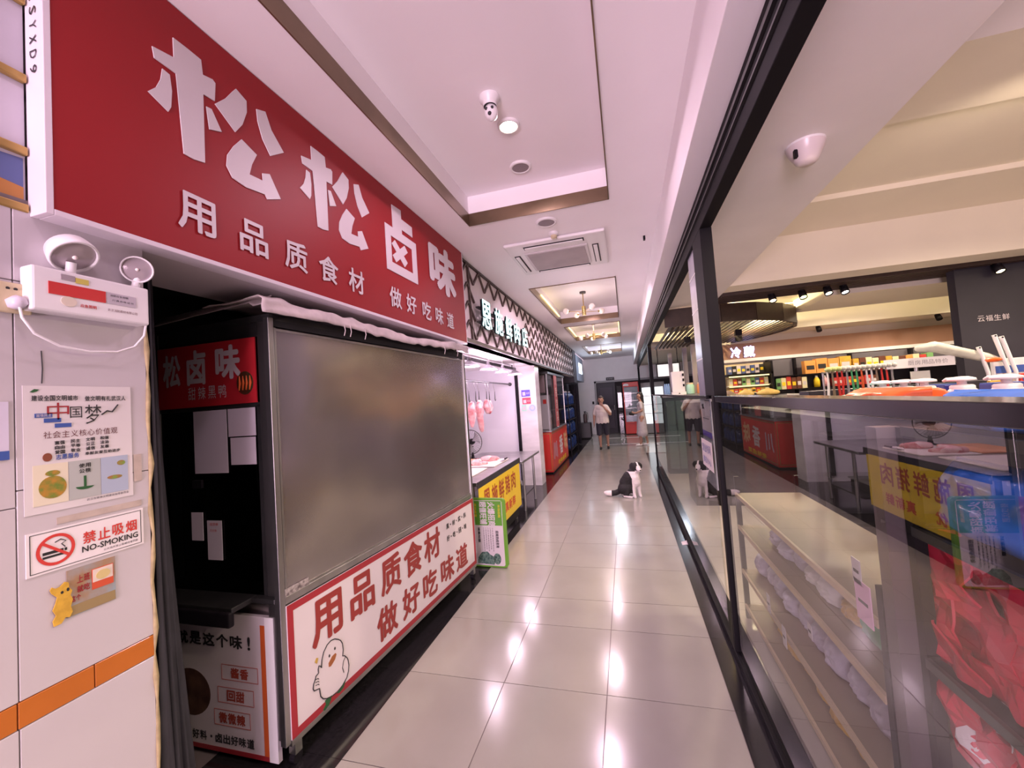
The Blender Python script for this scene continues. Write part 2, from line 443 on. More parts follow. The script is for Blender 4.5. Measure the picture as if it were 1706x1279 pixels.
mk('wall_store_rear', MB().box(2.0, 9, 10, 10.1, 0, 2.72), CREAM, kind=S)
mk('wall_store_right', MB().box(9, 9.1, -5.5, 10, 0, 3.9), CREAM, kind=S)
mk('wall_store_front', MB().box(.64, 9, -5.55, -5.5, 0, 3.9), CREAM, kind=S)
mk('trim_4', MB().box(2.0, 9, 9.93, 10.0, 2.235, 2.575), WOODW, kind=S)
mk('trim_5', MB().box(2.0, 9, 9.80, 10.0, 2.17, 2.235), WPLAS, kind=S)
nv = mk('wall_navy', MB().box(3.84, 8.9, 6.0, 6.12, 0, 2.86), NAVY, kind=S)
mk('lettering', chars(MB(), PL((0, 5.998, 0), (1, 0, 0)), '云福生鲜', (4.0, 4.3, 2.2, 2.27), .002, .01), WPRINT, nv, kind='stuff')

# slatted wood: battens over the spots, and the round-ended canopy further in
sl = mk('trim_6', MB().box(1.33, 7, 5.86, 6.39, 2.93, 2.96), WOODD, kind=S)
for i in range(8): mk('slat', MB().box(1.33, 7, 5.88 + i * .066, 5.91 + i * .066, 2.84, 2.93), WOODD, sl)
pts = [(.64, 6.42), (1.4, 6.42), (1.9, 6.6), (2.35, 6.95), (2.68, 7.4), (2.85, 7.9), (2.86, 8.4), (2.75, 8.9), (2.55, 9.4), (2.3, 9.75)]
rim = MB()
for a, b in zip(pts, pts[1:]): rim.bar((a[0], a[1], 2.72), (b[0], b[1], 2.72), .05, .26)
rimo = mk('trim_7', rim, WOODD, kind=S)
def ybound(x):
    lo, hi = 6.45, 9.75
    for a, b in zip(pts, pts[1:]):
        if min(a[0], b[0]) <= x <= max(a[0], b[0]) and a[0] != b[0]:
            y = a[1] + (b[1] - a[1]) * (x - a[0]) / (b[0] - a[0])
            if y < 8.1: lo = max(lo, y)
            else: hi = min(hi, y)
    return lo, hi
x = .72
while x < 2.82:
    lo, hi = ybound(x)
    if hi - lo > .2: mk('slat', MB().box(x, x + .03, lo, hi, 2.6, 2.635), WOODD, rimo)
    x += .082

# left side: tiled wall, fascia wall, stall shells
wl = MB()
wl.box(-1.75, -1.628, -5.5, 1.03, 0, 2.33)
wl.box(-1.75, -1.664, -5.5, 4.03, 2.33, 3.26)
wallL = mk('wall_left', wl, GROUT, kind=S)
def wt(y0, y1, z0, z1, m, n='wall_tile'):
    return mk(n, MB().box(-1.632, -1.62, y0 + .0012, y1 - .0012, z0 + .0012, z1 - .0012), m, wallL, bevel=.0015, seg=1)
cols = [(.71, 1.033), (.13, .71), (-.45, .13), (-1.03, -.45), (-1.6, -1.03)]
for k, (a, b) in enumerate(cols):
    for z0, z1 in (((0, .3), (.3, .87), (.94, 1.455), (1.455, 2.085), (2.085, 2.3)) if k else ((0, .3), (.3, .87), (.94, 1.5), (1.5, 2.085), (2.085, 2.3))):
        wt(a, b, z0, z1, WTILE)
for k in range(9):
    b = 1.033 - k * .165 if k else 1.033
    wt(1.033 - (k + 1) * .163, 1.033 - k * .163, .87, .94, ORNG, 'orange_tile')
sealn = MB(); 
pp = [(-1.619 + .004 * math.sin(i * 2.1), 1.034 + .003 * math.sin(i * 1.7), .0 + i * .08) for i in range(27)]
sealn.tube(pp, [.006 + .003 * math.sin(i * 2.7) for i in range(27)], 6)
mk('corner_sealant', sealn, TAN, wallL)
mk('crack', MB().tube([(-1.6195, .7645, 1.797), (-1.6195, .7665, 1.84), (-1.6195, .7645, 1.892)], .0014, 5), BPRINT, wallL)

b = MB(); b.box(-2.75, -2.65, 1.0, 4.03, 0, 3.26); b.box(-2.75, -1.72, 3.98, 4.06, 0, 2.33); b.box(-2.7, -1.66, 1.03, 4.03, 2.40, 2.44); b.box(-2.7, -1.75, .95, 1.03, 0, 2.4)
mk('wall_left_bay', b, DARK, kind=S)
mk('wall_left_fascia', MB().box(-1.75, -1.625, 4.03, 13.55, 2.335, 3.26), LBACK, kind=S)
b = MB(); b.box(-3.25, -3.2, 4.06, 7.8, 0, 2.36); b.box(-3.2, -1.75, 4.06, 4.07, 0, 2.36); b.box(-3.25, -1.76, 7.8, 8.12, 0, 2.335)
mk('wall_left_stall', b, STALLW, kind=S)
mk('ceiling_stall', MB().box(-3.25, -1.62, 4.05, 8.1, 2.335, 2.38), CEIL, kind=S)
pil = mk('trim_8', MB().box(-2.03, -1.68, 7.77, 8.14, 0, 2.335), MARB, kind=S, bevel=.004)
mk('trim_9', MB().box(-2.09, -2.03, 7.74, 7.80, .1, 2.2), BLK, kind=S, bevel=.003)
b = MB(); b.box(-3.1, -3.0, 8.1, 11.7, 0, 2.4); b.box(-3, -1.66, 8.13, 11.7, 2.335, 2.4); b.box(-3, -1.95, 11.6, 11.7, 0, 2.4)
mk('wall_left_kiosk', b, GPLAS, kind=S)
b = MB(); b.box(-2.1, -1.98, 11.7, 18, 0, 3.26); b.box(-1.98, -1.6, 13.55, 14.3, 2.15, 3.26)
mk('wall_left_far', b, NAVY, kind=S)
# far end wall with its doorway
e = MB(); e.box(-2.1, -1.22, 18, 18.15, 0, 3.26); e.box(-1.22, 3, 18, 18.15, 2.22, 3.26)
mk('wall_end', e, WALLW, kind=S)
e = MB(); e.box(-1.28, -1.2, 17.96, 18.0, 0, 2.28); e.box(-1.28, 3, 17.96, 18.0, 2.2, 2.28)
mk('trim_10', e, GPLAS, kind=S)
mk('wall_end_back', MB().box(-2.1, 5, 18.5, 18.6, 0, 2.3), DARK, kind=S)
mk('wall_right_far', MB().box(3.0, 3.1, 12, 18.5, 0, 2.9), NAVY, kind=S)
dr = mk('door_1', MB().box(-1.18, -.42, 18.05, 18.1, .01, 2.18), mat('door_dark', (.03, .022, .035), .5), kind=S)
mk('door_panel', MB().box(-1.08, -.52, 18.03, 18.05, 1.2, 2.0), mat('door_dark2', (.05, .035, .055), .5), dr, bevel=.01)
mk('door_panel', MB().box(-1.08, -.52, 18.03, 18.05, .2, 1.05), MATS['door_dark2'], dr, bevel=.01)
mk('door_handle', MB().cyl((-.5, 18.02, 1.0), (-.5, 18.02, 1.2), .015), STEEL, dr)
dr = mk('door_2', MB().box(-.34, -.16, 17.7, 17.75, .01, 2.0), DGLASS, kind=S)
mk('door_frame', MB().box(-.36, -.33, 17.68, 17.77, .01, 2.05), BLK, dr)

# the glass line on the right: posts, rails, panes
X0, X1 = .53, .60
fr = MB(); fr.box(X0, X1, -5.5, 17, 2.66, 2.88); mk('trim_11', fr, FRAMEB, kind=S, bevel=.004)
fr = MB(); fr.box(X0 - .012, X0, -5.5, 17, 2.80, 2.82); fr.box(X0 - .012, X0, -5.5, 17, 2.74, 2.75); mk('trim_12', fr, DSTEEL, kind=S)
def post(n, y0, y1):
    mk(n, MB().box(X0, X1, y0, y1, 1.6, 2.66), FRAMEB, kind=S, bevel=.003)
    mk(n, MB().box(X0 - .01, X0 + .03, y0, y0 + .05, 0, 1.6), FRAMEB, kind=S, bevel=.003)
post('trim_13', 2.77, 3.06); post('trim_14', 9.15, 9.4)
mk('trim_15', MB().box(X0, X1, 16.9, 17, 0, 2.66), FRAMEB, kind=S)
rl = mk('trim_16', MB().box(X0 - .005, X1 + .03, -3, 2.79, 1.562, 1.6), mat('rail_black', (.022, .02, .024), .14, nz=.2, ns=5), kind=S, bevel=.002)
mk('trim_17', MB().box(X0, X1, 3.06, 9.15, 1.575, 1.6), MATS['rail_black'], kind=S, bevel=.002)
mk('baseboard_right', MB().box(X0 - .015, X1 + .03, -3, 9.3, 0, .05), FRAMEB, kind=S, bevel=.004)
for k, (y0, y1) in enumerate(((-3, 2.775), (3.0, 9.16))):
    mk('window_%d' % (k + 1), MB().box(X0 + .005, X0 + .013, y0, y1, .05, 1.57), GLASS, kind=S)
# frosted edge strip of the further pane beside the near post, with its stickers
es = mk('window_3', MB().box(X0 + .02, X0 + .03, 3.06, 3.42, .95, 2.66), mat('frosted_strip', (.42, .42, .50), .25, nz=.3, ns=3), kind=S)
SP = ZP(0)
SPL = PL((X0 + .019, 0, 0), (0, -1, 0))     # faces the corridor from the right
for z in (2.48, 2.22, 1.86):
    mk('film_edge', rect(MB(), SPL, (-3.42, -3.06, z, z + .01), .001), WPLAS, es)
n = mk('notice', rect(MB(), SPL, (-3.40, -3.07, 1.34, 1.56), .002), WPRINT, es)
mk('lettering', rect(rect(MB(), SPL, (-3.35, -3.27, 1.50, 1.54), .003), SPL, (-3.34, -3.12, 1.43, 1.435), .003), BPRINT, n)
mk('blue_band', rect(MB(), SPL, (-3.40, -3.07, 1.30, 1.34), .002), mat('purple_band', (.16, .10, .5), .5), es)
n = mk('notice', rect(MB(), SPL, (-3.38, -3.0, 1.08, 1.28), .022), WPRINT, es)
mk('lettering', chars(chars(MB(), SPL, '营业时间', (-3.35, -3.05, 1.19, 1.25), .0235, .01), SPL, '推拉小心', (-3.35, -3.05, 1.11, 1.16), .0235, .005), BLUP, n, kind='stuff')
# ================================================================ LEFT SIDE: sign, wall things, food cart
# ---- big red sign
sg = empty('shop_sign', (-1.59, 2.36, 2.285), 'huge red shop sign with big white characters in a white frame above the steel cart', 'sign')
mk('sign_panel', MB().box(-1.62, -1.552, .765, 3.955, 2.30, 3.255), RED, sg)
for q in ((-1.63, -1.55, .747, .765, 2.282, 3.26), (-1.63, -1.55, .765, 3.96, 2.282, 2.30), (-1.63, -1.55, 3.955, 3.965, 2.30, 3.26)):
    mk('frame_bar', MB().box(*q), mat('sign_frame', (.74, .68, .73), .4), sg, bevel=.002)
SI = ZP(-1.55)
SONG = {'A': [(1.109, 3.12), (1.161, 3.121), (1.215, 3.119), (1.22, 3.06), (1.261, 3.072), (1.273, 3.064), (1.267, 2.983), (1.219, 2.978), (1.216, 2.69), (1.173, 2.68), (1.135, 2.681), (1.116, 2.983), (1.042, 2.984), (1.036, 3.023), (1.11, 3.041)],
'B': [(1.068, 2.964), (1.093, 2.96), (1.099, 2.9), (1.094, 2.835), (1.084, 2.811), (1.018, 2.841), (1.045, 2.876), (1.061, 2.918)],
'C': [(1.23, 2.934), (1.252, 2.938), (1.293, 2.867), (1.24, 2.844)],
'D': [(1.368, 3.112), (1.419, 3.092), (1.418, 3.038), (1.393, 2.964), (1.357, 2.908), (1.268, 2.972), (1.317, 3.031), (1.352, 3.088)],
'E': [(1.471, 3.091), (1.52, 3.112), (1.551, 3.041), (1.621, 2.97), (1.539, 2.906), (1.498, 2.964), (1.475, 3.034)],
'F': [(1.386, 2.893), (1.462, 2.866), (1.434, 2.805), (1.419, 2.751), (1.49, 2.758), (1.488, 2.793), (1.529, 2.811), (1.589, 2.717), (1.51, 2.679), (1.499, 2.697), (1.402, 2.682), (1.335, 2.691), (1.309, 2.731), (1.315, 2.781), (1.346, 2.838)]}
def fixed_poly(mb, pl, pts, d, t=.004): return poly(mb, pl, pts, d, t)
for k in range(2):
    f = (lambda a: 1.72 + (a - 1.018) * (2.325 - 1.72) / (1.621 - 1.018)) if k else (lambda a: a)
    m_ = MB()
    for key, pts_ in SONG.items(): fixed_poly(m_, SI, [(f(a), b) for a, b in pts_], .003)
    mk('character', m_, WPRINT, sg, kind='stuff')
m_ = MB()
poly(m_, SI, [(2.611, 3.161), (2.738, 3.171), (2.738, 3.103), (2.90, 3.103), (2.90, 3.02), (2.738, 3.02), (2.738, 2.965), (2.611, 2.965)], .003, .004)
frame(m_, SI, (2.507, 2.95, 2.65, 2.985), .07, .0032, .004)
poly(m_, SI, [(2.585, 2.86), (2.63, 2.90), (2.80, 2.78), (2.755, 2.735)], .003, .004)
poly(m_, SI, [(2.765, 2.905), (2.81, 2.865), (2.635, 2.735), (2.59, 2.775)], .0028, .004)
mk('character', m_, WPRINT, sg, kind='stuff')
mk('character', text(MB(), SI, '味', (3.17, 3.74, 2.685, 3.135), .003, .045), WPRINT, sg)
for ch, a0, a1 in (('用', 1.105, 1.252), ('品', 1.357, 1.502), ('质', 1.598, 1.746), ('食', 1.83, 1.984), ('材', 2.074, 2.227), ('做', 2.516, 2.675), ('好', 2.745, 2.898), ('吃', 2.999, 3.154), ('味', 3.237, 3.39), ('道', 3.473, 3.628)):
    mk('character', text(MB(), SI, ch, (a0, a1, 2.387, 2.536), .003, .018), WPRINT, sg)
# scribble on the end of the box frame
EN = PL((0, .746, 0), (1, 0, 0))
sc1 = MB()
for i, s_ in enumerate(['2', 'S', 'Y', 'x', 'D', '9']):
    text(sc1, EN, s_, (-1.606, -1.576, 2.93 - i * .045, 2.955 - i * .045), .001, .004, rot=1)
mk('handwriting', sc1, BPRINT, sg, kind='stuff')
mk('soffit_board', MB().box(-2.02, -1.63, .75, 3.96, 2.286, 2.296), mat('soffit', (.60, .54, .56), .5), sg)

# ---- old painted board behind the near end of the red sign
ob = empty('painted_board', (-1.64, .3, 2.31), 'pale painted board with gold ribs and a blue wave beside the red sign', 'board')
mk('board_panel', MB().box(-1.66, -1.635, -1.2, .745, 2.30, 3.25), mat('board_paint', (.55, .52, .58), .5, nz=.12, ns=3), ob)
def wave(z0, z1, mm, ph, d):
    P_ = ZP(-1.634); n = 30; q = [(-1.1 + i * 1.84 / n, z1 + .035 * math.sin(ph + i * .45)) for i in range(n + 1)]
    mk('painted_wave', poly(MB(), P_, [(-1.1, z0)] + q + [(.74, z0)], d, .001), mm, ob)
wave(2.31, 2.42, mat('wave_blue', (.09, .12, .28), .5), .5, .001); wave(2.303, 2.345, mat('wave_orange', (.42, .18, .04), .5), 1.5, .002)
for z in (2.27, 2.44, 2.66, 2.90): mk('gold_rib', MB().box(-1.634, -1.615, -1.2, .744, z + .02, z + .045), GOLD, ob, bevel=.004)

# ---- wall things
WP = ZP(-1.62)
def sticker(name, r, m, label, cat, d=.003, gr=None, t=.002):
    o = mk(name, rect(MB(), WP, r, d, t), m, label=label, cat=cat, group=gr); return o
# civic poster
po = sticker('poster', (.724, .981, 1.426, 1.79), mat('poster_film', (.70, .66, .66), .3, nz=.05, ns=6), 'translucent civic notice poster with calligraphy and three pictures taped on the white wall', 'poster')
def on(name, parent, mb, m, kind=None): return mk(name, mb, m, parent, kind=kind)
d1 = .0045
on('lettering', po, chars(chars(MB(), WP, '建设全国文明城市', (.740, .843, 1.746, 1.762), d1, .02), WP, '做文明有礼武汉人', (.858, .966, 1.744, 1.760), d1, .02), BPRINT, 'stuff')
on('leaf_logo', po, poly(MB(), WP, [(.738, 1.772), (.747, 1.780), (.757, 1.779), (.752, 1.773), (.744, 1.770)], d1), DGRN)
on('calligraphy', po, text(MB(), WP, '中', (.772, .822, 1.690, 1.741), d1, .01), RED2)
on('calligraphy', po, text(text(MB(), WP, '国', (.823, .852, 1.693, 1.728), d1, .01), WP, '梦', (.858, .90, 1.672, 1.733), d1, .01), BPRINT, 'stuff')
on('flourish', po, MB().tube([WP.P(.90, 1.70, d1), WP.P(.915, 1.712, d1), WP.P(.928, 1.708, d1), WP.P(.944, 1.731, d1)], .0022, 5), BPRINT)
for a, b, s_ in ((.747, 1.698, '富强民主'), (.766, 1.683, '文明和谐'), (.789, 1.667, '公正法治')):
    q = on('blue_tag', po, rect(MB(), WP, (a, a + .037, b, b + .012), d1, .001), BLUP)
on('lettering', po, chars(MB(), WP, '富强民主', (.749, .782, 1.70, 1.708), d1 + .001, 0), WPRINT, 'stuff')
on('lettering', po, chars(MB(), WP, '社会主义核心价值观', (.763, .942, 1.637, 1.657), d1, .005), mat('print_maroon', (.12, .02, .02), .5), 'stuff')
g_ = MB()
for i, col in enumerate(('富强自由爱国', '民主平等敬业', '文明公正诚信', '和谐法治友善')):
    for j in range(3): chars(g_, WP, col[2 * j:2 * j + 2], (.787 + i * .0355, .811 + i * .0355, 1.617 - j * .0138 + i * .0012, 1.628 - j * .0138 + i * .0012), d1, .03)
on('lettering', po, g_, BPRINT, 'stuff')
on('lettering', po, chars(MB(), WP, '志愿服务', (.789, .843, 1.573, 1.588), d1, .02), BLUP, 'stuff')
on('lettering', po, chars(MB(), WP, '奉献友爱互助进步', (.856, .947, 1.577, 1.587), d1, .02), BPRINT, 'stuff')
on('round_emblem', po, poly(MB(), WP, ell(.772, 1.583, .01, .012), d1), mat('emblem_brown', (.22, .06, .03), .5))
for a0, a1, mm in ((.741, .816, mat('pic_cream', (.72, .66, .50), .5)), (.818, .893, mat('pic_grey', (.42, .44, .42), .5)), (.895, .967, mat('pic_blue', (.38, .44, .55), .5))):
    on('picture', po, rect(MB(), WP, (a0, a1, 1.448, 1.563), d1, .001), mm)
on('dish_drawing', po, poly(MB(), WP, ell(.782, 1.496, .03, .032), d1 + .001), mat('dish', (.45, .22, .03), .5, col2=(.15, .22, .03), ns=60))
on('dish_drawing', po, poly(MB(), WP, ell(.782, 1.536, .016, .008), d1 + .001), MATS['dish'])
on('anchor_drawing', po, poly(poly(MB(), WP, ell(.855, 1.484, .022, .010, 12, math.pi, 2 * math.pi), d1 + .001), WP, [(.852, 1.483), (.858, 1.483), (.858, 1.515), (.852, 1.515)], d1 + .001), DGRN)
on('lettering', po, chars(chars(MB(), WP, '使用', (.840, .870, 1.540, 1.553), d1 + .001, .02), WP, '公筷', (.840, .870, 1.524, 1.537), d1 + .001, .02), BPRINT, 'stuff')
on('fish_drawing', po, poly(poly(MB(), WP, ell(.948, 1.54, .011, .008), d1 + .001), WP, ell(.930, 1.497, .02, .006), d1 + .001), mat('fish', (.35, .12, .05), .5, col2=(.2, .3, .05), ns=50), 'stuff')
on('lettering', po, chars(MB(), WP, '武汉市精神文明建设指导委员会', (.858, .968, 1.437, 1.444), d1, .01), BPRINT, 'stuff')
for k, (r, l) in enumerate((((.79, 1.004, 1.386, 1.405), 'long strip of yellowed tape between the poster and the no smoking sign'), ((.985, 1.008, 1.47, 1.56), 'short strip of old tape at the right of the civic poster'))):
    sticker('tape_strip', r, mat('old_tape', (.55, .46, .40), .35, nz=.2, ns=20), l, 'tape', .0025)
# no smoking
NS = PL((-1.62, .866, 1.315), (0, 1, 0)); 
ns = mk('no_smoking_sign', rect(MB(), NS, (-.141, .141, -.058, .062), .004, .003), mat('sign_white_gloss', (.80, .75, .76), .25), label='white no smoking sign with a red barred circle and red characters on the wall', cat='sign')
fo = MB(); frame(fo, NS, (-.134, .134, -.052, .056), .0015, .005, .001); on('border', ns, fo, BPRINT)
ring = MB(); oc = ell(-.08, .002, .042, .044, 36); ic = ell(-.08, .002, .034, .036, 36)
vs = [NS.P(a, b, .0055) for a, b in oc] + [NS.P(a, b, .0055) for a, b in ic]
ring.add(vs, [(i, (i + 1) % 36, 36 + (i + 1) % 36, 36 + i) for i in range(36)])
poly(ring, NS, [(-.112, .025), (-.107, .030), (-.047, -.022), (-.052, -.027)], .0058, .001)
cg = MB(); rect(cg, NS, (-.108, -.064, -.008, .000), .005, .001); rect(cg, NS, (-.061, -.056, -.008, 0), .005, .001); rect(cg, NS, (-.108, -.064, -.018, -.012), .005, .001)
cg.tube([NS.P(-.06, .003, .005), NS.P(-.068, .014, .005), NS.P(-.058, .02, .005), NS.P(-.07, .028, .005), NS.P(-.082, .022, .005)], .0014, 5)
on('cigarette_drawing', ns, cg, BPRINT, 'stuff'); on('prohibition_ring', ns, ring, mat('ring_red', (.60, .05, .04), .45))
on('lettering', ns, chars(MB(), NS, '禁止吸烟', (-.022, .124, -.006, .030), .005, .02, .14), MATS['ring_red'], 'stuff')
on('lettering', ns, text(MB(), NS, 'NO-SMOKING', (-.022, .124, -.030, -.012), .005, .015), BPRINT, 'stuff')
on('lettering', ns, chars(MB(), NS, '公共场所禁止吸烟违者罚款', (.03, .124, -.043, -.036), .005, .01), BPRINT, 'stuff')
# food sticker with a yellow toy bear beside it
fs = sticker('food_sticker', (.808, .926, 1.11, 1.245), mat('sticker_picture', (.30, .36, .40), .4, col2=(.36, .22, .12), ns=14), 'faded food sticker with a red pack picture below the no smoking sign', 'sticker')
on('pack_picture', fs, rect(MB(), WP, (.866, .92, 1.165, 1.226), d1, .001), mat('pack_red', (.58, .09, .04), .45))
on('pack_picture', fs, rect(MB(), WP, (.868, .918, 1.186, 1.224), d1 + .0008, .001), mat('pack_cream', (.70, .60, .52), .45))
on('bowl_picture', fs, poly(MB(), WP, ell(.893, 1.203, .018, .014), d1 + .002), mat('bowl_cream', (.62, .50, .22), .5))
on('lettering', fs, chars(MB(), WP, '上班', (.83, .862, 1.20, 1.222), d1, .02), RED2, 'stuff')
on('lettering', fs, chars(chars(MB(), WP, '就吃', (.83, .862, 1.172, 1.192), d1, .02), WP, '这个', (.815, .84, 1.15, 1.168), d1, .02), RED2, 'stuff')
on('table_picture', fs, rect(MB(), WP, (.81, .924, 1.112, 1.14), d1, .001), mat('table_brown', (.30, .22, .10), .5))
br = mk('bear_sticker', poly(MB(), WP, [(.775, 1.213), (.783, 1.206), (.792, 1.207), (.803, 1.217), (.811, 1.212), (.812, 1.198), (.819, 1.186), (.815, 1.174), (.820, 1.160), (.815, 1.142), (.819, 1.125), (.812, 1.112), (.803, 1.116), (.794, 1.103), (.778, 1.102), (.776, 1.117), (.783, 1.13), (.776, 1.147), (.782, 1.163), (.786, 1.18), (.774, 1.196), (.771, 1.206)][::-1], .0065, .003), mat('bear_yellow', (.70, .42, .05), .5, nz=.25, ns=40), label='yellow toy bear cut-out sticker at the left of the food sticker', cat='sticker')
on('eye', br, poly(poly(MB(), WP, ell(.796, 1.190, .003, .004, 12), .008), WP, ell(.809, 1.193, .003, .005, 12), .008), BPRINT, 'stuff')
# blue framed notice cut by the left edge
bn = sticker('blue_notice', (.50, .697, 1.588, 1.745), mat('notice_lilac', (.62, .58, .70), .4), 'pale notice with a blue band at the left edge of the wall', 'notice')
on('blue_band', bn, rect(MB(), WP, (.50, .697, 1.588, 1.612), d1, .001), BLUP)

# emergency light
el = empty('emergency_light', (-1.62, .88, 2.0), 'white twin-head emergency light box with a strip of red tape on the wall', 'lamp')
mk('box', MB().box(-1.62, -1.565, .722, 1.012, 2.0, 2.128), WPLAS, el, bevel=.006)
EP = ZP(-1.565)
mk('red_tape', rect(MB(), EP, (.756, .889, 2.052, 2.088), .002), mat('tape_red', (.55, .03, .03), .4), el)
lb = mk('rating_label', rect(MB(), EP, (.892, .972, 2.052, 2.088), .0015), mat('label_grey', (.50, .46, .50), .5), el)
mk('lettering', chars(chars(MB(), EP, '消防应急照明', (.900, .95, 2.076, 2.083), .002, .01), EP, '灯具合格证书', (.905, .965, 2.062, 2.068), .002, .0), BPRINT, lb, kind='stuff')
mk('sticker', rect(MB(), EP, (.783, .815, 2.10, 2.116), .002), mat('st_grey', (.35, .30, .32), .5), el)
mk('sticker', rect(MB(), EP, (.816, .847, 2.097, 2.113), .002), mat('st_yel', (.58, .50, .10), .5), el)
mk('sticker', poly(MB(), EP, ell(.80, 2.037, .018, .015), .002), mat('st_cream', (.70, .62, .50), .5), el)
mk('lettering', chars(MB(), EP, '应急照明', (.825, .865, 2.026, 2.036), .002, .02), MATS['tape_red'], el, kind='stuff')
mk('lettering', chars(MB(), EP, '武汉消防器材有限公司', (.893, .975, 2.028, 2.036), .002, .0), MATS['print_maroon'], el, kind='stuff')
def head(cx, cz, r, ax, nm):
    o = Vector((-1.575, cx, cz)); a = Vector(ax).normalized()
    mk('neck', MB().cyl(o - a * .01 + Vector((0, 0, -.03)), Vector((-1.59, cx, 2.12)), .012, n=10), WPLAS, el)
    hd = mk('lamp_head', MB().lathe([(0.001, -.055), (r * .5, -.05), (r * .9, -.03), (r, 0), (r, .012), (r * .9, .014), (r * .88, .006)], o, a, 28), WPLAS, el)
    mk('lens', MB().lathe([(r * .9, .006), (r * .6, .010), (.001, .012)], o, a, 28), mat('lens_grey', (.42, .36, .38), .15, .3), hd)
    mk('bulb', MB().ball(o + a * .012, r * .12), mat('bulb_white', (.9, .8, .75), .2), hd)
head(.817, 2.185, .058, (.55, .05, -.62), 0)
head(.985, 2.190, .044, (.72, -.45, -.25), 1)
so = empty('wall_socket', (-1.62, .70, 2.0), 'cream double wall socket at the left edge under the wall top', 'socket')
mk('plate', MB().box(-1.62, -1.606, .63, .742, 1.99, 2.075), CPLAS, so, bevel=.004)
for a in (.694, .709): mk('hole', MB().cyl((-1.607, a, 2.058), (-1.6045, a, 2.056), .004, n=10), BPRINT, so)
mk('plug', MB().lathe([(.02, 0), (.02, .018), (.014, .03), (.001, .031)], (-1.606, .707, 2.018), (1, 0, 0), 6), mat('plug_lilac', (.66, .60, .68), .4), so)
cab = MB(); P0 = [(-1.585, .707, 2.005), (-1.58, .709, 1.975), (-1.585, .735, 1.935), (-1.59, .79, 1.906), (-1.59, .86, 1.896), (-1.59, .93, 1.902), (-1.59, .98, 1.925), (-1.588, 1.008, 1.965), (-1.585, 1.013, 2.005)]
mk('power_cable', cab.tube(P0, .0035, 8), WPLAS, label='thin white cable looping from the wall socket to the emergency light', cat='cable')

# ---- grey curtain between wall and cart
def cur(u, v):
    z = .02 + v * 2.25
    x_ = -1.70 - (.42 - .22 * (1 - v) ** 1.5) * u; y_ = 1.09 + .27 * u
    return (x_ + .016 * math.sin(u * 38 + v * 2), y_ + .016 * math.sin(u * 31), z)
mk('curtain', MB().grid(cur, 60, 14), CURT, label='dark grey hanging curtain between the tiled wall and the steel cart', cat='curtain', solid=.004)

# ---- food cart
ct = empty('food_cart', (-1.9, 2.6, 0), 'closed stainless steel food cart with grey screen and white and red printed front', 'cart')
CA, CB = Vector((-1.63, 1.59, 0)), Vector((-1.498, 3.675, 0))
CP = PL(CA, CB - CA)                       # front face, b is height
L = (CB - CA).length
def cbox(a0, a1, z0, z1, d0, d1, mb=None, pl=CP):
    mb = mb or MB()
    vs = [pl.P(a, b, k) for a in (a0, a1) for b in (z0, z1) for k in (d0, d1)]
    return mb.add(vs, [(0, 1, 3, 2), (4, 6, 7, 5), (0, 4, 5, 1), (2, 3, 7, 6), (0, 2, 6, 4), (1, 5, 7, 3)])
mk('body', cbox(0.02, L - .02, .14, .80, -.78, -.012), STEEL2, ct)
mk('post', cbox(-.03, .0, .13, 2.14, -.03, .004), STEEL, ct, bevel=.003)
mk('post', cbox(L - .01, L + .03, .13, 2.14, -.03, .006), STEEL, ct, bevel=.003)
mk('post', cbox(.0, .05, .80, 2.14, -.83, -.78), STEEL, ct)
mk('rail', cbox(0, L, .765, .80, -.03, .004), STEEL, ct, bevel=.002)
mk('rail', cbox(0, L, 2.10, 2.16, -.03, .0), BLK2, ct)
mk('rail', cbox(0, L, .115, .142, -.03, .006), STEEL, ct)
scr = mk('screen', cbox(.004, L - .01, .80, 2.09, -.012, -.004), STEEL2, ct, bevel=.001)
mk('screen_edge', frame(MB(), CP, (.004, L - .01, .80, 2.09), .012, .0, .006), STEEL, scr)
mk('crack_tape', cbox(.0, .14, .80, .835, .0, .004), mat('grime', (.10, .08, .08), .6, col2=(.40, .36, .34), ns=50), scr)
mk('back_panel', cbox(.0, L, .80, 2.12, -.83, -.81), DARK, ct)
mk('roof', cbox(-.02, L, 2.13, 2.16, -.83, .0), DSTEEL, ct)
mk('inner_floor', cbox(.0, L, .79, .81, -.81, -.02), DSTEEL, ct)
# printed front sheet
sh = mk('printed_sheet', rect(MB(), CP, (.0, L + .0, .145, .757), .008, .006), WPRINT, ct)
mk('red_border', frame(MB(), CP, (.0, L, .145, .757), .034, .0095, .001), RED2, sh)
for ch, a0, a1 in (('用', .137, .352), ('品', .412, .625), ('质', .686, .905), ('食', .94, 1.175), ('材', 1.199, 1.442)):
    mk('character', text(MB(), CP, ch, (a0, a1, .47, .70), .010, .03), mat('char_red', (.27, .03, .025), .45), sh)
for ch, a0, a1 in (('做', .630, .84), ('好', .897, 1.111), ('吃', 1.157, 1.365), ('味', 1.422, 1.646), ('道', 1.686, 1.911)):
    mk('character', text(MB(), CP, ch, (a0, a1, .215, .415), .010, .03), MATS['char_red'], sh)
mk('lettering', chars(chars(MB(), CP, '真·材·实·料', (1.549, 1.925, .625, .672), .010, .02), CP, '好·吃·回·味', (1.549, 1.925, .525, .572), .010, .02), BPRINT, sh, kind='stuff')
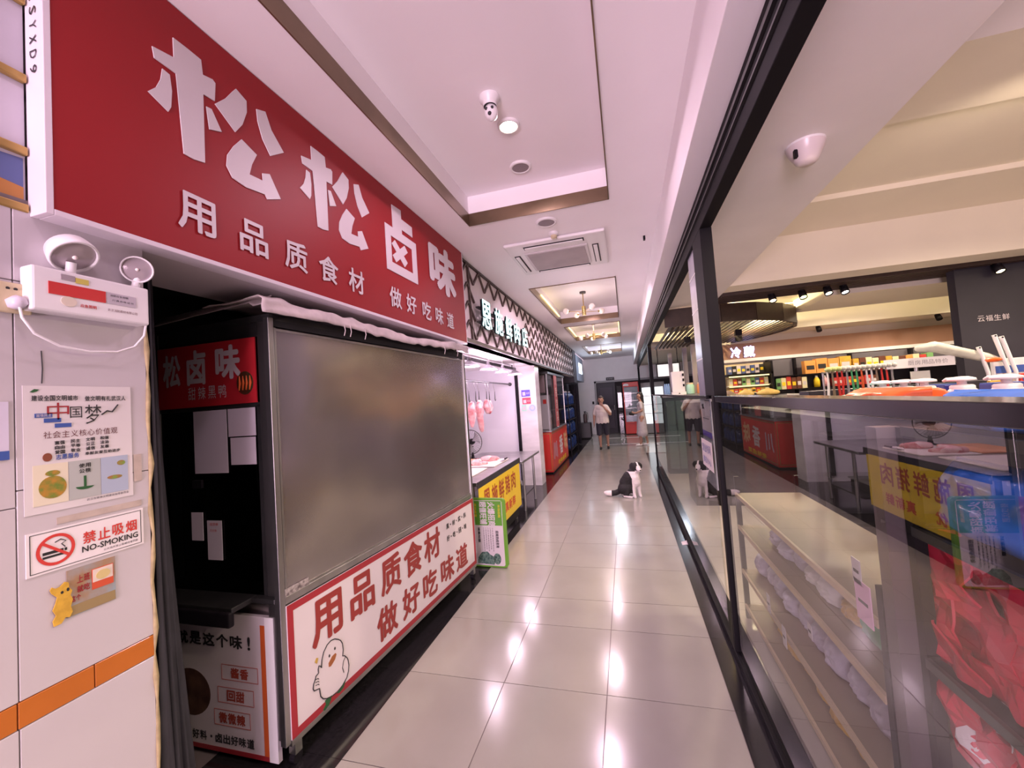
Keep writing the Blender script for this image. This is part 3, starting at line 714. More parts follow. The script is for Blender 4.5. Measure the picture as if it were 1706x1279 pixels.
DK = [(.311, .431), (.285, .449), (.259, .455), (.232, .448), (.207, .426), (.193, .395), (.188, .358), (.180, .372), (.172, .378), (.167, .365), (.168, .345), (.150, .34), (.145, .327), (.134, .312), (.13, .292), (.136, .278), (.169, .268), (.171, .25), (.175, .225), (.19, .203), (.213, .188), (.25, .176), (.285, .172), (.325, .182), (.358, .2), (.372, .225), (.378, .256), (.374, .285), (.366, .303), (.350, .322), (.335, .330), (.342, .36), (.338, .395), (.326, .418)]
dk = mk('duck_drawing', poly(MB(), CP, DK, .0095, .001), WPRINT, sh)
def line2(mb, pl, pts_, r, d, closed=False):
    return mb.tube([pl.P(a, b, d) for a, b in pts_], r, 5, closed=closed)
ol = line2(MB(), CP, DK, .0028, .010, True); line2(ol, CP, [(.358, .315), (.34, .30), (.33, .27), (.338, .24)], .0022, .010)
for j in range(3): line2(ol, CP, [(.146, .325 - j * .014), (.162, .322 - j * .014), (.168, .315 - j * .014)], .002, .010)
mk('outline', ol, BPRINT, dk, kind='stuff')
mk('feet_drawing', poly(poly(MB(), CP, [(.20, .186), (.245, .182), (.24, .165), (.225, .148), (.195, .14), (.185, .15), (.205, .165)], .011), CP, [(.30, .178), (.338, .188), (.36, .205), (.33, .165), (.30, .158), (.285, .165)][::-1], .011), DGRN, dk, kind='stuff')
mk('beak_drawing', poly(MB(), CP, [(.235, .352), (.262, .372), (.285, .375), (.292, .365), (.28, .345), (.25, .328), (.236, .332)], .011), mat('beak', (.30, .10, .03), .5), dk)
mk('eye_drawing', poly(poly(MB(), CP, ell(.243, .385, .005, .008, 10), .011), CP, ell(.283, .400, .005, .008, 10), .011), BPRINT, dk, kind='stuff')
mk('spark_drawing', poly(MB(), CP, [(.148, .41), (.158, .425), (.170, .418), (.160, .395)], .011), mat('spark', (.45, .30, .05), .5), dk)
# legs and castors
for a in (.03, L - .04):
    for dd in (-.05, -.74):
        lg = mk('leg', cbox(a, a + .04, .05, .14, dd, dd + .04), STEEL, ct)
        p = CP.P(a + .02, .028, dd + .02); mk('castor', MB().cyl(p - Vector((.014, 0, 0)), p + Vector((.014, 0, 0)), .028, n=16), BLK, lg)
# dark underside
mk('underframe', cbox(.05, L - .06, .10, .14, -.75, -.06), BLK2, ct)
# near end of the cart
EQ = PL((0, 1.59, 0), (1, 0, 0))
mk('end_post', MB().box(-1.73, -1.652, 1.588, 1.63, .13, 2.14), STEEL, ct, bevel=.004)
mk('end_post', MB().box(-2.44, -2.40, 1.588, 1.63, .13, 2.14), DSTEEL, ct, bevel=.004)
for r_ in ((-2.40, -1.73, 2.06, 2.14), (-2.40, -1.73, 1.715, 1.735), (-1.752, -1.73, .80, 1.72)):
    mk('end_trim', rect(MB(), EQ, r_, .0, .02), DSTEEL, ct)
mk('end_glass', rect(MB(), EQ, (-2.40, -1.75, .80, 1.715), -.006, .004), DGLASS, ct)
for z in [.86 + i * .28 for i in range(9)]:
    mk('rivet', MB().cyl((-1.67, 1.588, min(z, 2.1)), (-1.67, 1.585, min(z, 2.1)), .005, n=8), STEEL, ct) if z < 2.1 else None
rs = mk('red_sign_board', rect(MB(), EQ, (-2.40, -1.742, 1.735, 2.058), .006, .006), mat('small_sign_red', (.50, .02, .03), .4), ct)
mk('character', text(MB(), EQ, '卤', (-2.191, -2.059, 1.848, 2.03), .008, .035), WPRINT, rs)
mk('character', text(MB(), EQ, '味', (-1.996, -1.834, 1.862, 2.036), .008, .04), WPRINT, rs)
mk('character', text(MB(), EQ, '松', (-2.36, -2.235, 1.848, 2.02), .008, .035), WPRINT, rs)
mk('lettering', chars(MB(), EQ, '甜辣黑鸭', (-2.195, -1.922, 1.772, 1.838), .008, .005, .25), WPRINT, rs, kind='stuff')
cr = mk('crayfish_picture', poly(MB(), EQ, ell(-1.81, 1.835, .052, .058), .008, .002), mat('cray_dark', (.10, .02, .01), .4, col2=(.03, .05, .02), ns=40), rs)
for k in range(4):
    a = -1.845 + k * .022
    mk('claw', MB().tube([EQ.P(a, 1.80, .010), EQ.P(a + .012, 1.835, .014), EQ.P(a + .004, 1.87, .010)], [.003, .006, .002], 6), mat('cray_red', (.70, .12, .02), .35), cr)
for r_, lb_ in (((-2.166, -1.945, 1.393, 1.712), 'large white paper on the dark end glass'), ((-1.935, -1.761, 1.573, 1.712), 'upper square white paper'), ((-1.924, -1.765, 1.432, 1.567), 'lower square white paper'), ((-2.203, -2.125, 1.053, 1.195), 'narrow grey slip'), ((-2.098, -2.002, .959, 1.155), 'narrow printed slip')):
    q = mk('paper', rect(MB(), EQ, r_, .001, .002), mat('paper_white', (.66, .60, .66), .6, nz=.04, ns=4), ct, label=lb_)
    if 'printed' in lb_: mk('lettering', chars(chars(MB(), EQ, '出货单', (r_[0] + .02, r_[1] - .02, 1.13, 1.145), .003, 0), EQ, '已付款', (r_[0] + .02, r_[1] - .03, 1.10, 1.112), .003, 0), REDB, q, kind='stuff')
mk('socket', MB().box(-2.17, -2.11, 1.575, 1.588, 1.32, 1.36), BLK, ct)
led = MB(); led.box(-2.42, -1.80, 1.46, 1.60, .775, .80); led.box(-1.80, -1.66, 1.56, 1.60, .775, .80)
mk('ledge', led, DSTEEL, ct, bevel=.004)
mk('ledge_rail', MB().box(-2.42, -1.80, 1.445, 1.475, .715, .785), BLK, ct, bevel=.008)
es_ = mk('end_sheet', rect(MB(), EQ, (-2.40, -1.70, .03, .70), .004, .02), WPRINT, ct)
mk('orange_stripe', rect(MB(), EQ, (-1.782, -1.752, .03, .66), .0055, .001), mat('stripe_orange', (.55, .10, .02), .45), es_)
mk('red_stripe', rect(MB(), EQ, (-2.40, -1.755, .03, .052), .006, .001), RED2, es_)
mk('lettering', chars(MB(), EQ, '就是这个味!', (-2.33, -1.80, .535, .60), .006, .03), BPRINT, es_, kind='stuff')
for r_, s_ in (((-2.033, -1.805, .38, .455), '酱香'), ((-2.062, -1.835, .268, .345), '回甜'), ((-2.09, -1.862, .158, .235), '微微辣')):
    q = mk('word_box', frame(MB(), EQ, r_, .003, .0055, .001), mat('box_line', (.45, .12, .10), .5), es_)
    wd = .115 if len(s_) == 2 else .17
    cx = (r_[0] + r_[1]) / 2
    mk('lettering', chars(MB(), EQ, s_, (cx - wd / 2, cx + wd / 2, r_[2] + .012, r_[3] - .012), .0055, .035, .08), mat('word_red', (.34, .05, .03), .5), q, kind='stuff')
mk('duck_neck_picture', poly(MB(), EQ, ell(-2.24, .297, .13, .115, 32), .0055, .001), mat('dish_dark', (.045, .018, .015), .4, col2=(.12, .06, .04), ns=14), es_)
mk('lettering', chars(MB(), EQ, '好料·卤出好味道', (-2.24, -1.84, .072, .118), .0055, .025), BPRINT, es_, kind='stuff')
mk('end_strip', MB().box(-1.752, -1.70, 1.583, 1.587, .03, .70), WPLAS, ct)

# crumpled awning cloth lying on the front of the cart roof
def aw(u, v):
    a = -.10 + u * (L + .12); n1 = noise.noise(Vector((u * 9, v * 2.4, 0))); n2 = noise.noise(Vector((u * 26, v * 5, 3)))
    t_ = max(0, (v - .55) / .45)
    d = -.34 + min(v, .62) / .62 * .38 + .02 * n1 + .015 * t_
    z = 2.215 + .012 * math.sin(u * 9) + .018 * n1 + .012 * n2 - t_ ** 1.5 * (.055 + .03 * (.5 + n1))
    return tuple(CP.P(a, z, d))
aw_ = mk('awning_cloth', MB().grid(aw, 90, 12), CLOTH, label='crumpled pale plastic sheet lying along the top front edge of the steel cart', cat='cover', solid=.004)
def aw2(u, v):
    x_ = -2.36 + u * .74; n1 = noise.noise(Vector((u * 6, v * 3, 7)))
    return (x_, 1.52 + .06 * v + .015 * n1, 2.165 + .05 * u + .055 * v + .01 * n1 - .02 * (u > .93))
mk('hanging_flap', MB().grid(aw2, 30, 6), mat('flap_dark', (.42, .36, .35), .7, nz=.2, ns=8), aw_, solid=.003)
for a in (.42, .47, .60, 1.62, 1.86):
    mk('tie_string', MB().tube([CP.P(a, 2.17, .06), CP.P(a + .004, 2.13, .065), CP.P(a - .002, 2.10 , .06)], .003, 5), CLOTH, aw_)
# ================================================================ MEAT STALL
FP = ZP(-1.625)
# fascia lattice: chevron battens, each one a part of the fascia board
fa = empty('lattice_fascia', (-1.61, 8.8, 2.335), 'pale fascia board with dark zigzag battens above the meat stall', 'fascia')
def batten(a0, b0, a1, b1, w_=.022, nm='batten'):
    mb = MB(); mb.bar(FP.P(a0, b0, .012), FP.P(a1, b1, .012), w_, .02, up=(1, 0, 0)); return mk(nm, mb, LATT, fa)
mk('edge_trim', MB().box(-1.625, -1.59, 4.0, 13.56, 2.335, 2.375), WOODD, fa)
mk('edge_trim', MB().box(-1.625, -1.60, 4.0, 13.56, 3.235, 3.26), WOODD, fa)
for y in (4.30,): batten(y, 2.37, y - .03, 3.24, .032, 'stem')
for r_ in range(4):
    b0 = 2.40 + r_ * .215; y = 4.02; up_ = True
    while y < 13.4:
        st_ = .20
        z0_, z1_ = (b0, b0 + .19) if up_ else (b0 + .19, b0)
        if not (4.30 < y < 6.72 and 1 <= r_ <= 2): batten(y, z0_, y + st_, z1_)
        y += st_; up_ = not up_
# glowing shop name
ls = empty('glowing_shop_name', (-1.55, 5.5, 2.5), 'row of glowing pale cyan characters on the zigzag fascia', 'sign')
LP = ZP(-1.515)
for ch, a0, a1, b0, b1 in (('恩', 4.39, 4.74, 2.53, 2.87), ('施', 4.88, 5.22, 2.53, 2.87), ('鲜', 5.36, 5.68, 2.51, 2.85), ('肉', 5.80, 6.12, 2.52, 2.84), ('店', 6.28, 6.64, 2.53, 2.85)):
    cb = MB(); 
    for dd in (-.03, -.024, -.018, -.012, -.006): text(cb, LP, ch, (a0, a1, b0, b1), dd, .02)
    c_ = mk('character_box', cb, mat('letter_side', (.05, .06, .08), .4), ls, kind='stuff')
    mk('glowing_face', text(MB(), LP, ch, (a0, a1, b0, b1), 0, .014), LETG, c_)
mk('mounting_rail', MB().box(-1.60, -1.555, 4.42, 6.60, 2.60, 2.615), DSTEEL, ls); mk('mounting_rail', MB().box(-1.60, -1.555, 4.42, 6.60, 2.77, 2.785), DSTEEL, ls)


# bell lamps on a track
tr = mk('lamp_track', MB().box(-2.02, -1.98, 4.3, 7.5, 2.25, 2.29), BLK, label='black lighting track under the meat stall ceiling', cat='track')
for y in (4.5, 7.3): mk('hanger', MB().cyl((-2, y, 2.29), (-2, y, 2.336), .008, n=8), BLK, tr)
def bell(loc, label):
    t = empty('bell_lamp', loc, label, 'lamp', 'bell lamps over the meat counter')
    x, y, z = loc
    mk('cord', MB().cyl((x, y, z + .10), (x, y, 2.336), .004, n=6), WPLAS, t)
    mk('cap', MB().lathe([(.001, .125), (.022, .12), (.026, .08), (.03, .07)], loc, n=16), mat('lamp_cap', (.30, .27, .30), .4), t)
    mk('shade', MB().lathe([(.03, .075), (.05, .06), (.09, .035), (.13, .006), (.135, 0), (.128, .002), (.08, .03), (.04, .055)], loc, n=28), mat('shade_lilac', (.58, .54, .62), .35), t)
    mk('bulb', MB().lathe([(.001, .005), (.06, .006), (.11, .012), (.118, .018)], loc, n=24), LAMPP, t)
    return t
b0 = bell((-1.84, 4.72, 2.12), 'bell lamp nearest the steel cart over the meat counter')
for y, l in ((5.45, 'second bell lamp from the steel cart'), (6.15, 'third bell lamp from the steel cart'), (6.85, 'bell lamp furthest from the cart, nearest the marble pillar')):
    copy_tree(b0, (-1.84, y, 2.12), l)
for y in (4.9, 5.9, 6.9): lamp('bell_lamp_light', 'POINT', (-1.86, y, 2.02), 17, LILAC, .08)
mk('bare_bulb', MB().ball((-2.05, 4.62, 1.98), .03), LAMPW, label='small bare glowing bulb at the far edge of the steel cart', cat='lamp')

# hook rail with hooks and hanging meat
hr = empty('hook_rail', (-2.2, 6.5, 2.0), 'dark steel hanging rail across the meat stall', 'rail')
mk('rod', MB().cyl((-2.2, 4.08, 2.0), (-2.2, 7.79, 2.0), .014, n=12), DSTEEL, hr); mk('end_flange', MB().cyl((-2.2, 7.77, 2.0), (-2.2, 7.798, 2.0), .035, n=16), DSTEEL, hr)
def hook(y, label):
    t = empty('meat_hook', (-2.2, y, 2.0), label, 'hook', 'steel meat hooks on the rail')
    mk('upper_hook', MB().tube([(-2.2, y + .014, 1.985), (-2.2, y + .0, 2.018), (-2.2, y - .018, 2.0), (-2.2, y - .01, 1.96), (-2.2, y + .02, 1.90), (-2.2, y + .05, 1.85)], .0035, 6), STEEL, t)
    mk('lower_hook', MB().tube([(-2.2, y + .05, 1.85), (-2.2, y + .045, 1.76), (-2.2, y + .04, 1.71), (-2.2, y + .06, 1.69), (-2.2, y + .085, 1.70), (-2.2, y + .095, 1.725)], [.005, .008, .008, .006, .004, .002], 7), DSTEEL, t)
    return t
h0 = hook(5.50, 'meat hook nearest the steel cart on the hanging rail')
for y, l in ((5.78, 'second meat hook from the steel cart'), (5.92, 'third meat hook from the steel cart'), (6.28, 'fourth meat hook, over the right pork strip'), (6.42, 'fifth meat hook on the rail'), (6.72, 'last meat hook towards the marble pillar, empty')):
    copy_tree(h0, (-2.2, y, 2.0), l)
def pork(name, chains, label, voxel=.012, seed=1, cat='meat', gr=None):
    t = empty(name, chains[0][0][:3], label, cat, gr)
    blob('flesh', chains, [PORKW, PORKR], t, voxel, rule=lambda c: 1 if noise.noise(Vector(c) * 9 + Vector((seed, 0, 0))) > .05 else 0)
    return t
G_ = 'pork pieces on the hooks'
pork('hanging_pork', [[(-2.2, 5.62, 1.67, .035), (-2.2, 5.60, 1.58, .06), (-2.21, 5.62, 1.45, .055), (-2.2, 5.60, 1.34, .03)], [(-2.2, 5.68, 1.66, .03), (-2.2, 5.69, 1.5, .045), (-2.2, 5.64, 1.38, .03)]], 'left hanging strip of raw pork', seed=2, gr=G_)
pork('hanging_pork', [[(-2.2, 5.96, 1.68, .04), (-2.2, 5.93, 1.58, .06), (-2.2, 5.95, 1.44, .055), (-2.2, 5.98, 1.32, .05), (-2.2, 6.0, 1.24, .035)], [(-2.2, 6.04, 1.66, .03), (-2.21, 6.03, 1.55, .05), (-2.2, 6.0, 1.42, .03)]], 'longest hanging strip of raw pork, in the middle', seed=5, gr=G_)
pork('hanging_pork', [[(-2.2, 6.30, 1.68, .045), (-2.2, 6.32, 1.60, .07), (-2.2, 6.33, 1.52, .045)], [(-2.2, 6.44, 1.67, .04), (-2.2, 6.45, 1.58, .06), (-2.2, 6.42, 1.51, .04)]], 'short wide piece of hanging pork at the right', seed=9, gr=G_)

# counter with yellow banner
co = empty('meat_counter', (-2.0, 4.77, 0), 'steel meat counter with a yellow banner on its front', 'counter')
mk('counter_top', MB().box(-2.60, -1.545, 3.96, 5.68, .80, .84), STEEL, co, bevel=.006)
mk('front_lip', MB().box(-1.548, -1.535, 3.96, 5.68, .775, .845), DSTEEL, co, bevel=.004)
for x_ in (-2.55, -1.62):
    for y in (4.02, 5.60): mk('leg', MB().cyl((x_, y, .0), (x_, y, .80), .02, n=12), STEEL, co)
mk('lower_shelf', MB().box(-2.55, -1.64, 4.02, 5.6, .30, .32), DSTEEL, co)
mk('front_panel', MB().box(-1.60, -1.58, 3.98, 5.62, .05, .20), BLK2, co)
BP = ZP(-1.54)
bn_ = mk('banner', rect(MB(), BP, (3.97, 5.62, .195, .775), .004, .004), YEL, co)
BR = mat('banner_red', (.62, .09, .02), .5)
mk('lettering', chars(MB(), BP, '恩施鲜猪肉', (4.08, 5.40, .49, .725), .006, .02, .2), mat('banner_brown', (.42, .08, .02), .5), bn_, kind='stuff')
mk('lettering', chars(MB(), BP, '真新鲜', (4.84, 5.33, .285, .41), .006, .03), BR, bn_, kind='stuff')
mk('lettering', chars(MB(), BP, '品质优', (4.10, 4.60, .285, .41), .006, .03), BR, bn_, kind='stuff')
def brd(x0, x1, y0, y1, m, z, lab, rz=0):
    return mk('cutting_board', MB().box(x0, x1, y0, y1, z, z + .018), m, label=lab, cat='board', bevel=.008)
brd(-2.12, -1.66, 4.90, 5.55, BOARD, .84, 'white cutting board under the raw pork on the counter')
brd(-2.25, -1.72, 4.10, 4.80, BOARD, .84, 'bare white cutting board nearest the steel cart')
brd(-2.56, -2.18, 5.00, 5.60, OBOARD, .84, 'orange cutting board at the back of the counter')
pork('raw_pork', [[(-2.0, 5.0, .88, .045), (-1.95, 5.1, .885, .05), (-2.0, 5.22, .88, .035)], [(-2.06, 5.02, .875, .04), (-1.88, 5.0, .875, .035), (-1.83, 5.08, .87, .025)]], 'heap of raw pork at the near side of the board', seed=3)
pork('raw_pork', [[(-1.98, 5.36, .88, .04), (-1.88, 5.34, .887, .05), (-1.80, 5.38, .88, .04)], [(-1.9, 5.45, .875, .035), (-1.8, 5.46, .872, .03)]], 'second heap of raw pork at the far side of the board', seed=7)
kn = empty('kitchen_knife', (-1.70, 5.52, .858), 'small knife lying beside the pork', 'knife')
mk('blade', MB().box(-1.70, -1.66, 5.25, 5.42, .859, .862), STEEL, kn); mk('handle', MB().cyl((-1.68, 5.42, .868), (-1.68, 5.53, .868), .010, n=10), BLK, kn)

# side table
sd = empty('side_table', (-2.0, 6.35, 0), 'steel side table between the counter and the marble pillar', 'table')
mk('table_top', MB().box(-2.60, -1.53, 5.78, 6.98, .735, .77), STEEL, sd, bevel=.005)
for x_, y in ((-1.59, 6.02), (-1.59, 6.72), (-2.5, 5.9), (-2.5, 6.85)): mk('leg', MB().cyl((x_, y, 0), (x_, y, .735), .020, n=12), STEEL, sd)
mk('lower_shelf', MB().box(-2.55, -1.62, 5.95, 6.85, .17, .19), DSTEEL, sd)
bk = empty('plastic_crate', (-2.0, 6.3, .19), 'dark crate on the lower shelf of the side table', 'crate')
mk('crate_body', MB().box(-2.2, -1.78, 6.1, 6.6, .192, .30), BLK, bk, bevel=.01); mk('crate_rim', MB().box(-2.22, -1.76, 6.08, 6.62, .30, .32), GPLAS, bk, bevel=.005)
mk('carton', MB().box(-2.4, -2.1, 6.15, 6.5, .325, .55), mat('carton_grey', (.45, .40, .48), .6), label='grey lilac carton standing on the dark crate', cat='box', bevel=.005)
# table fan
tf = empty('table_fan', (-2.42, 6.05, .77), 'round black-rimmed fan on the side table', 'fan')
FC = Vector((-2.42, 6.05, 1.06))
mk('base', MB().lathe([(.10, 0), (.10, .015), (.03, .03), (.018, .1), (.018, .22)], (-2.42, 6.10, .77)), BLK, tf)
mk('motor', MB().lathe([(.001, .10), (.045, .09), (.05, .03), (.04, 0)], FC, (0, 1, 0)), BLK, tf)
gu = MB()
gu.tube([FC + Vector((.19 * math.cos(t), -.01, .19 * math.sin(t))) for t in [i * math.pi / 20 for i in range(40)]], .006, 6, closed=True)
for i in range(30):
    t = i * math.pi / 15; gu.tube([FC + Vector((.03 * math.cos(t), -.045, .03 * math.sin(t))), FC + Vector((.12 * math.cos(t), -.04, .12 * math.sin(t))), FC + Vector((.19 * math.cos(t), -.01, .19 * math.sin(t)))], .0014, 4)
mk('guard', gu, DSTEEL, tf, kind='stuff')
mk('hub', MB().ball(FC + Vector((0, -.02, 0)), .035, (1, .6, 1)), BLK, tf)
for k in range(3):
    t0 = k * 2.094 + .5
    def bl(u, v, t0=t0):
        r_ = .035 + u * .135; t = t0 + (v - .5) * (.5 + .8 * u)
        return (FC.x + r_ * math.cos(t), FC.y - .012 + .02 * (v - .5), FC.z + r_ * math.sin(t))
    mk('blade', MB().grid(bl, 6, 6), mat('fan_blade', (.45, .45, .48), .4), tf, solid=.003)
# stickers on the pillar front
PF = PL((0, 7.768, 0), (1, 0, 0))
for r_, m_, l in (((-1.975, -1.80, 1.735, 1.865), mat('stk_purple', (.10, .06, .55), .4), 'purple payment sticker, topmost on the marble pillar'), ((-1.965, -1.795, 1.585, 1.71), mat('stk_red', (.72, .06, .12), .4), 'red payment sticker under the purple one')):
    q = mk('sticker', rect(MB(), PF, r_, .0, .002), m_, label=l, cat='sticker')
    mk('inset', rect(MB(), PF, (r_[0] + .02, r_[0] + .08, r_[2] + .02, r_[3] - .04), .001, .001), WPRINT, q)
    mk('lettering', chars(MB(), PF, '收款', (r_[0] + .095, r_[1] - .01, r_[2] + .04, r_[3] - .045), .001, .01), WPRINT, q, kind='stuff')
q = mk('sticker', rect(MB(), PF, (-1.985, -1.89, 1.45, 1.575), 0, .002), mat('stk_green', (.35, .70, .55), .4), label='pale green square sticker at the lower left of the pillar stickers', cat='sticker'); mk('inset', rect(MB(), PF, (-1.97, -1.905, 1.47, 1.545), .001, .001), WPRINT, q)
q = mk('sticker', poly(MB(), PF, ell(-1.775, 1.505, .065, .065), .0, .002), mat('stk_blue', (.40, .52, .82), .4), label='pale blue round sticker at the lower right of the pillar stickers', cat='sticker'); mk('inset', poly(MB(), PF, ell(-1.775, 1.505, .035, .035), .001, .001), WPRINT, q)
mk('wall_lamp', MB().box(-1.96, -1.82, 7.72, 7.766, 1.95, 2.04), LAMPP, label='small glowing white panel above the pillar stickers', cat='lamp', bevel=.01)

# green framed board leaning in front of the counter
gb = empty('standing_board', (-1.5, 3.86, 0), 'green framed standing board with sideways print between cart and yellow banner', 'board')
GP = PL((0, 3.86, 0), (1, -.05, 0))
RR = [(-1.78, .0)] 
def rr(x0, x1, z0, z1, r_, n=5):
    o = []
    for cx, cz, s_ in ((x1 - r_, z1 - r_, 0), (x0 + r_, z1 - r_, 1), (x0 + r_, z0 + r_, 2), (x1 - r_, z0 + r_, 3)):
        for i in range(n + 1):
            t = math.pi / 2 * (s_ + i / n); o.append((cx + r_ * math.cos(t), cz + r_ * math.sin(t)))
    return o
mk('board_panel', poly(MB(), GP, rr(-1.82, -1.255, .005, .69, .035), 0, .03), mat('board_green', (.13, .33, .03), .4), gb)
sp_ = mk('print_sheet', poly(MB(), GP, rr(-1.80, -1.285, .02, .67, .02), .002, .002), WPRINT, gb)
mk('green_field', rect(MB(), GP, (-1.80, -1.29, .42, .665), .003, .001), GRNP, sp_)
mk('lettering', text(text(MB(), GP, '火爆招商', (-1.44, -1.36, .41, .655), .005, .03, rot=1), GP, '超值旺铺', (-1.53, -1.45, .43, .66), .005, .03, rot=1), WPRINT, sp_, kind='stuff')
mk('lettering', text(text(MB(), GP, '市场招租', (-1.33, -1.305, .50, .63), .005, .01, rot=1), GP, '餐饮优惠', (-1.61, -1.56, .50, .64), .005, .01, rot=1), YEL, sp_, kind='stuff')
tb = MB(); text(tb, GP, '招商热线咨询', (-1.37, -1.335, .20, .37), .004, .02, rot=1); text(tb, GP, '诚邀加盟', (-1.56, -1.535, .25, .40), .004, .02, rot=1)
for k in range(5): text(tb, GP, '小吃水果熟食生鲜百货', (-1.50 + k * .024, -1.49 + k * .024, .16 + .02 * (k % 2), .40), .004, 0, rot=1)
mk('lettering', tb, BPRINT, sp_, kind='stuff')
mk('dark_picture', poly(poly(MB(), GP, [(-1.58, .04), (-1.40, .03), (-1.38, .10), (-1.44, .13), (-1.47, .16), (-1.53, .15), (-1.57, .10)], .004, .001), GP, ell(-1.365, .09, .04, .055), .004, .001), mat('pic_teal', (.02, .07, .06), .5, col2=(.18, .28, .22), ns=60), sp_, kind='stuff')
mk('foot', MB().box(-1.80, -1.76, 3.87, 3.93, 0, .1), BLK, gb)

# ================================================================ RED KIOSK
kk = empty('red_kiosk', (-1.82, 10.2, 0), 'red snack kiosk with a glass cabinet and painted characters', 'kiosk')
KP = ZP(-1.66)
mk('base', MB().box(-2.0, -1.66, 8.95, 11.4, .03, .92), REDB, kk, bevel=.01)
mk('counter_edge', MB().box(-2.02, -1.64, 8.93, 11.42, .92, .95), STEEL, kk, bevel=.004)
mk('plinth', MB().box(-1.98, -1.68, 9, 11.35, 0, .03), BLK, kk)
mk('gold_border', frame(MB(), KP, (8.99, 11.36, .07, .89), .02, .002), GOLD, kk)
mk('gold_border', frame(MB(), PL((0, 8.95, 0), (1, 0, 0)), (-1.98, -1.68, .07, .89), .014, .002), GOLD, kk)
mk('character', text(MB(), KP, '川', (9.12, 9.60, .28, .66), .004, .03), mat('char_lilac', (.62, .50, .62), .4), kk)
mk('character', text(MB(), KP, '香', (9.95, 10.5, .28, .74), .004, .03), WPRINT, kk)
mk('character', text(MB(), KP, '味', (10.7, 11.25, .28, .78), .004, .03), mat('char_gold', (.75, .50, .28), .4), kk)
mk('lettering', chars(MB(), KP, '老味卤菜', (9.6, 10.95, .09, .20), .004, .03), YEL, kk, kind='stuff')
for x_, y in ((-1.68, 8.97), (-1.68, 10.1), (-1.68, 11.38), (-1.98, 8.97), (-1.98, 11.38)): mk('post', MB().box(x_ - .015, x_ + .015, y - .015, y + .015, .95, 2.25), STEEL, kk)
mk('roof', MB().box(-2.02, -1.64, 8.93, 11.42, 2.22, 2.27), DSTEEL, kk)
for y0, y1 in ((8.99, 10.08), (10.12, 11.36)): mk('glass', MB().box(-1.684, -1.676, y0, y1, .95, 2.22), CLEAR, kk)
mk('glass', MB().box(-1.97, -1.69, 8.955, 8.963, .95, 2.22), CLEAR, kk)
mk('inner_panel', MB().box(-1.97, -1.70, 9.3, 9.32, .96, 1.75), mat('panel_grey', (.50, .47, .48), .5), kk)
mk('hatch', MB().box(-1.96, -1.72, 8.93, 8.95, 1.80, 2.20), mat('hatch_brown', (.16, .12, .12), .4), kk, bevel=.01)
mk('small_notice', rect(MB(), PL((0, 9.295, 0), (1, 0, 0)), (-1.86, -1.78, 1.55, 1.65), 0), REDB, kk)
rb = mk('vertical_banner', MB().box(-1.655, -1.645, 9.72, 10.12, .98, 2.26), mat('banner_pink', (.50, .10, .10), .5), kk)
mk('lettering', text(text(text(text(MB(), ZP(-1.643), '川', (9.8, 10.04, 1.98, 2.2), 0, .02), ZP(-1.643), '香', (9.8, 10.04, 1.70, 1.93), 0, .02), ZP(-1.643), '凉', (9.8, 10.04, 1.40, 1.65), 0, .02), ZP(-1.643), '菜', (9.8, 10.04, 1.1, 1.35), 0, .02), mat('ltr_pale', (.75, .55, .50), .5), rb, kind='stuff')
for z in (1.35, 1.75): mk('inner_shelf', MB().box(-1.97, -1.70, 10.2, 11.3, z, z + .02), STEEL, kk)

# far left: water barrels, curtain, extinguisher, light box
wb = []
def barrel(loc, label):
    t = empty('water_bottle', loc, label, 'bottle', 'blue water bottles beyond the red kiosk')
    x, y, z = loc
    mk('bottle_body', MB().lathe([(.001, 0), (.12, .004), (.13, .02), (.13, .10), (.122, .12), (.13, .14), (.13, .26), (.09, .33), (.03, .36), (.03, .40), (.001, .40)], loc, n=18), mat('water_blue', (.006, .03, .15), .3), t)
    mk('cap', MB().cyl((x, y, z + .385), (x, y, z + .42), .034, n=12), WPLAS, t)
    return t
rk = empty('bottle_rack', (-1.8, 12.9, 0), 'black rack holding blue water bottles beyond the red kiosk', 'rack')
for y in (12.05, 13.75):
    for x_ in (-1.66, -1.94): mk('rack_post', MB().box(x_ - .015, x_ + .015, y - .015, y + .015, 0, 1.86), BLK, rk)
for z in (.12, .56, 1.0, 1.44): mk('rack_shelf', MB().box(-1.95, -1.65, 12.04, 13.76, z - .03, z), BLK, rk)
w0 = barrel((-1.8, 12.25, .12), 'blue water bottle, bottom shelf nearest the kiosk')
nm_ = ('bottom', 'second', 'third', 'top'); nn_ = ('nearest the kiosk', 'second from the kiosk', 'third from the kiosk', 'furthest from the kiosk')
for k, z in enumerate((.12, .56, 1.0, 1.44)):
    for j in range(4):
        if k or j: copy_tree(w0, (-1.8, 12.25 + j * .40, z), 'blue water bottle, %s shelf %s' % (nm_[k], nn_[j]))
mk('dark_curtain', MB().grid(lambda u, v: (-1.60 - .35 * u + .02 * math.sin(v * 3), 14.35 + .25 * u + .02 * math.sin(u * 40), .03 + 2.1 * v), 40, 6), CURT, label='black curtain hanging beyond the blue water bottles', cat='curtain', solid=.004)
lx = empty('light_box', (-1.8, 15.7, 2.35), 'bluish hanging light box with a glowing white panel high at the far left', 'sign')
mk('box', MB().box(-1.97, -1.62, 14.7, 17.0, 2.25, 3.2), mat('lightbox_blue', (.30, .36, .46), .35), lx, bevel=.01)
mk('glow_panel', MB().box(-1.625, -1.61, 15.4, 16.5, 2.55, 2.95), mat('glow_bluewhite', (.75, .86, 1), .5, emis=3), lx)
fx = empty('fire_extinguisher', (-1.62, 16.4, .62), 'dark fire extinguisher standing on a cabinet at the far left', 'extinguisher')
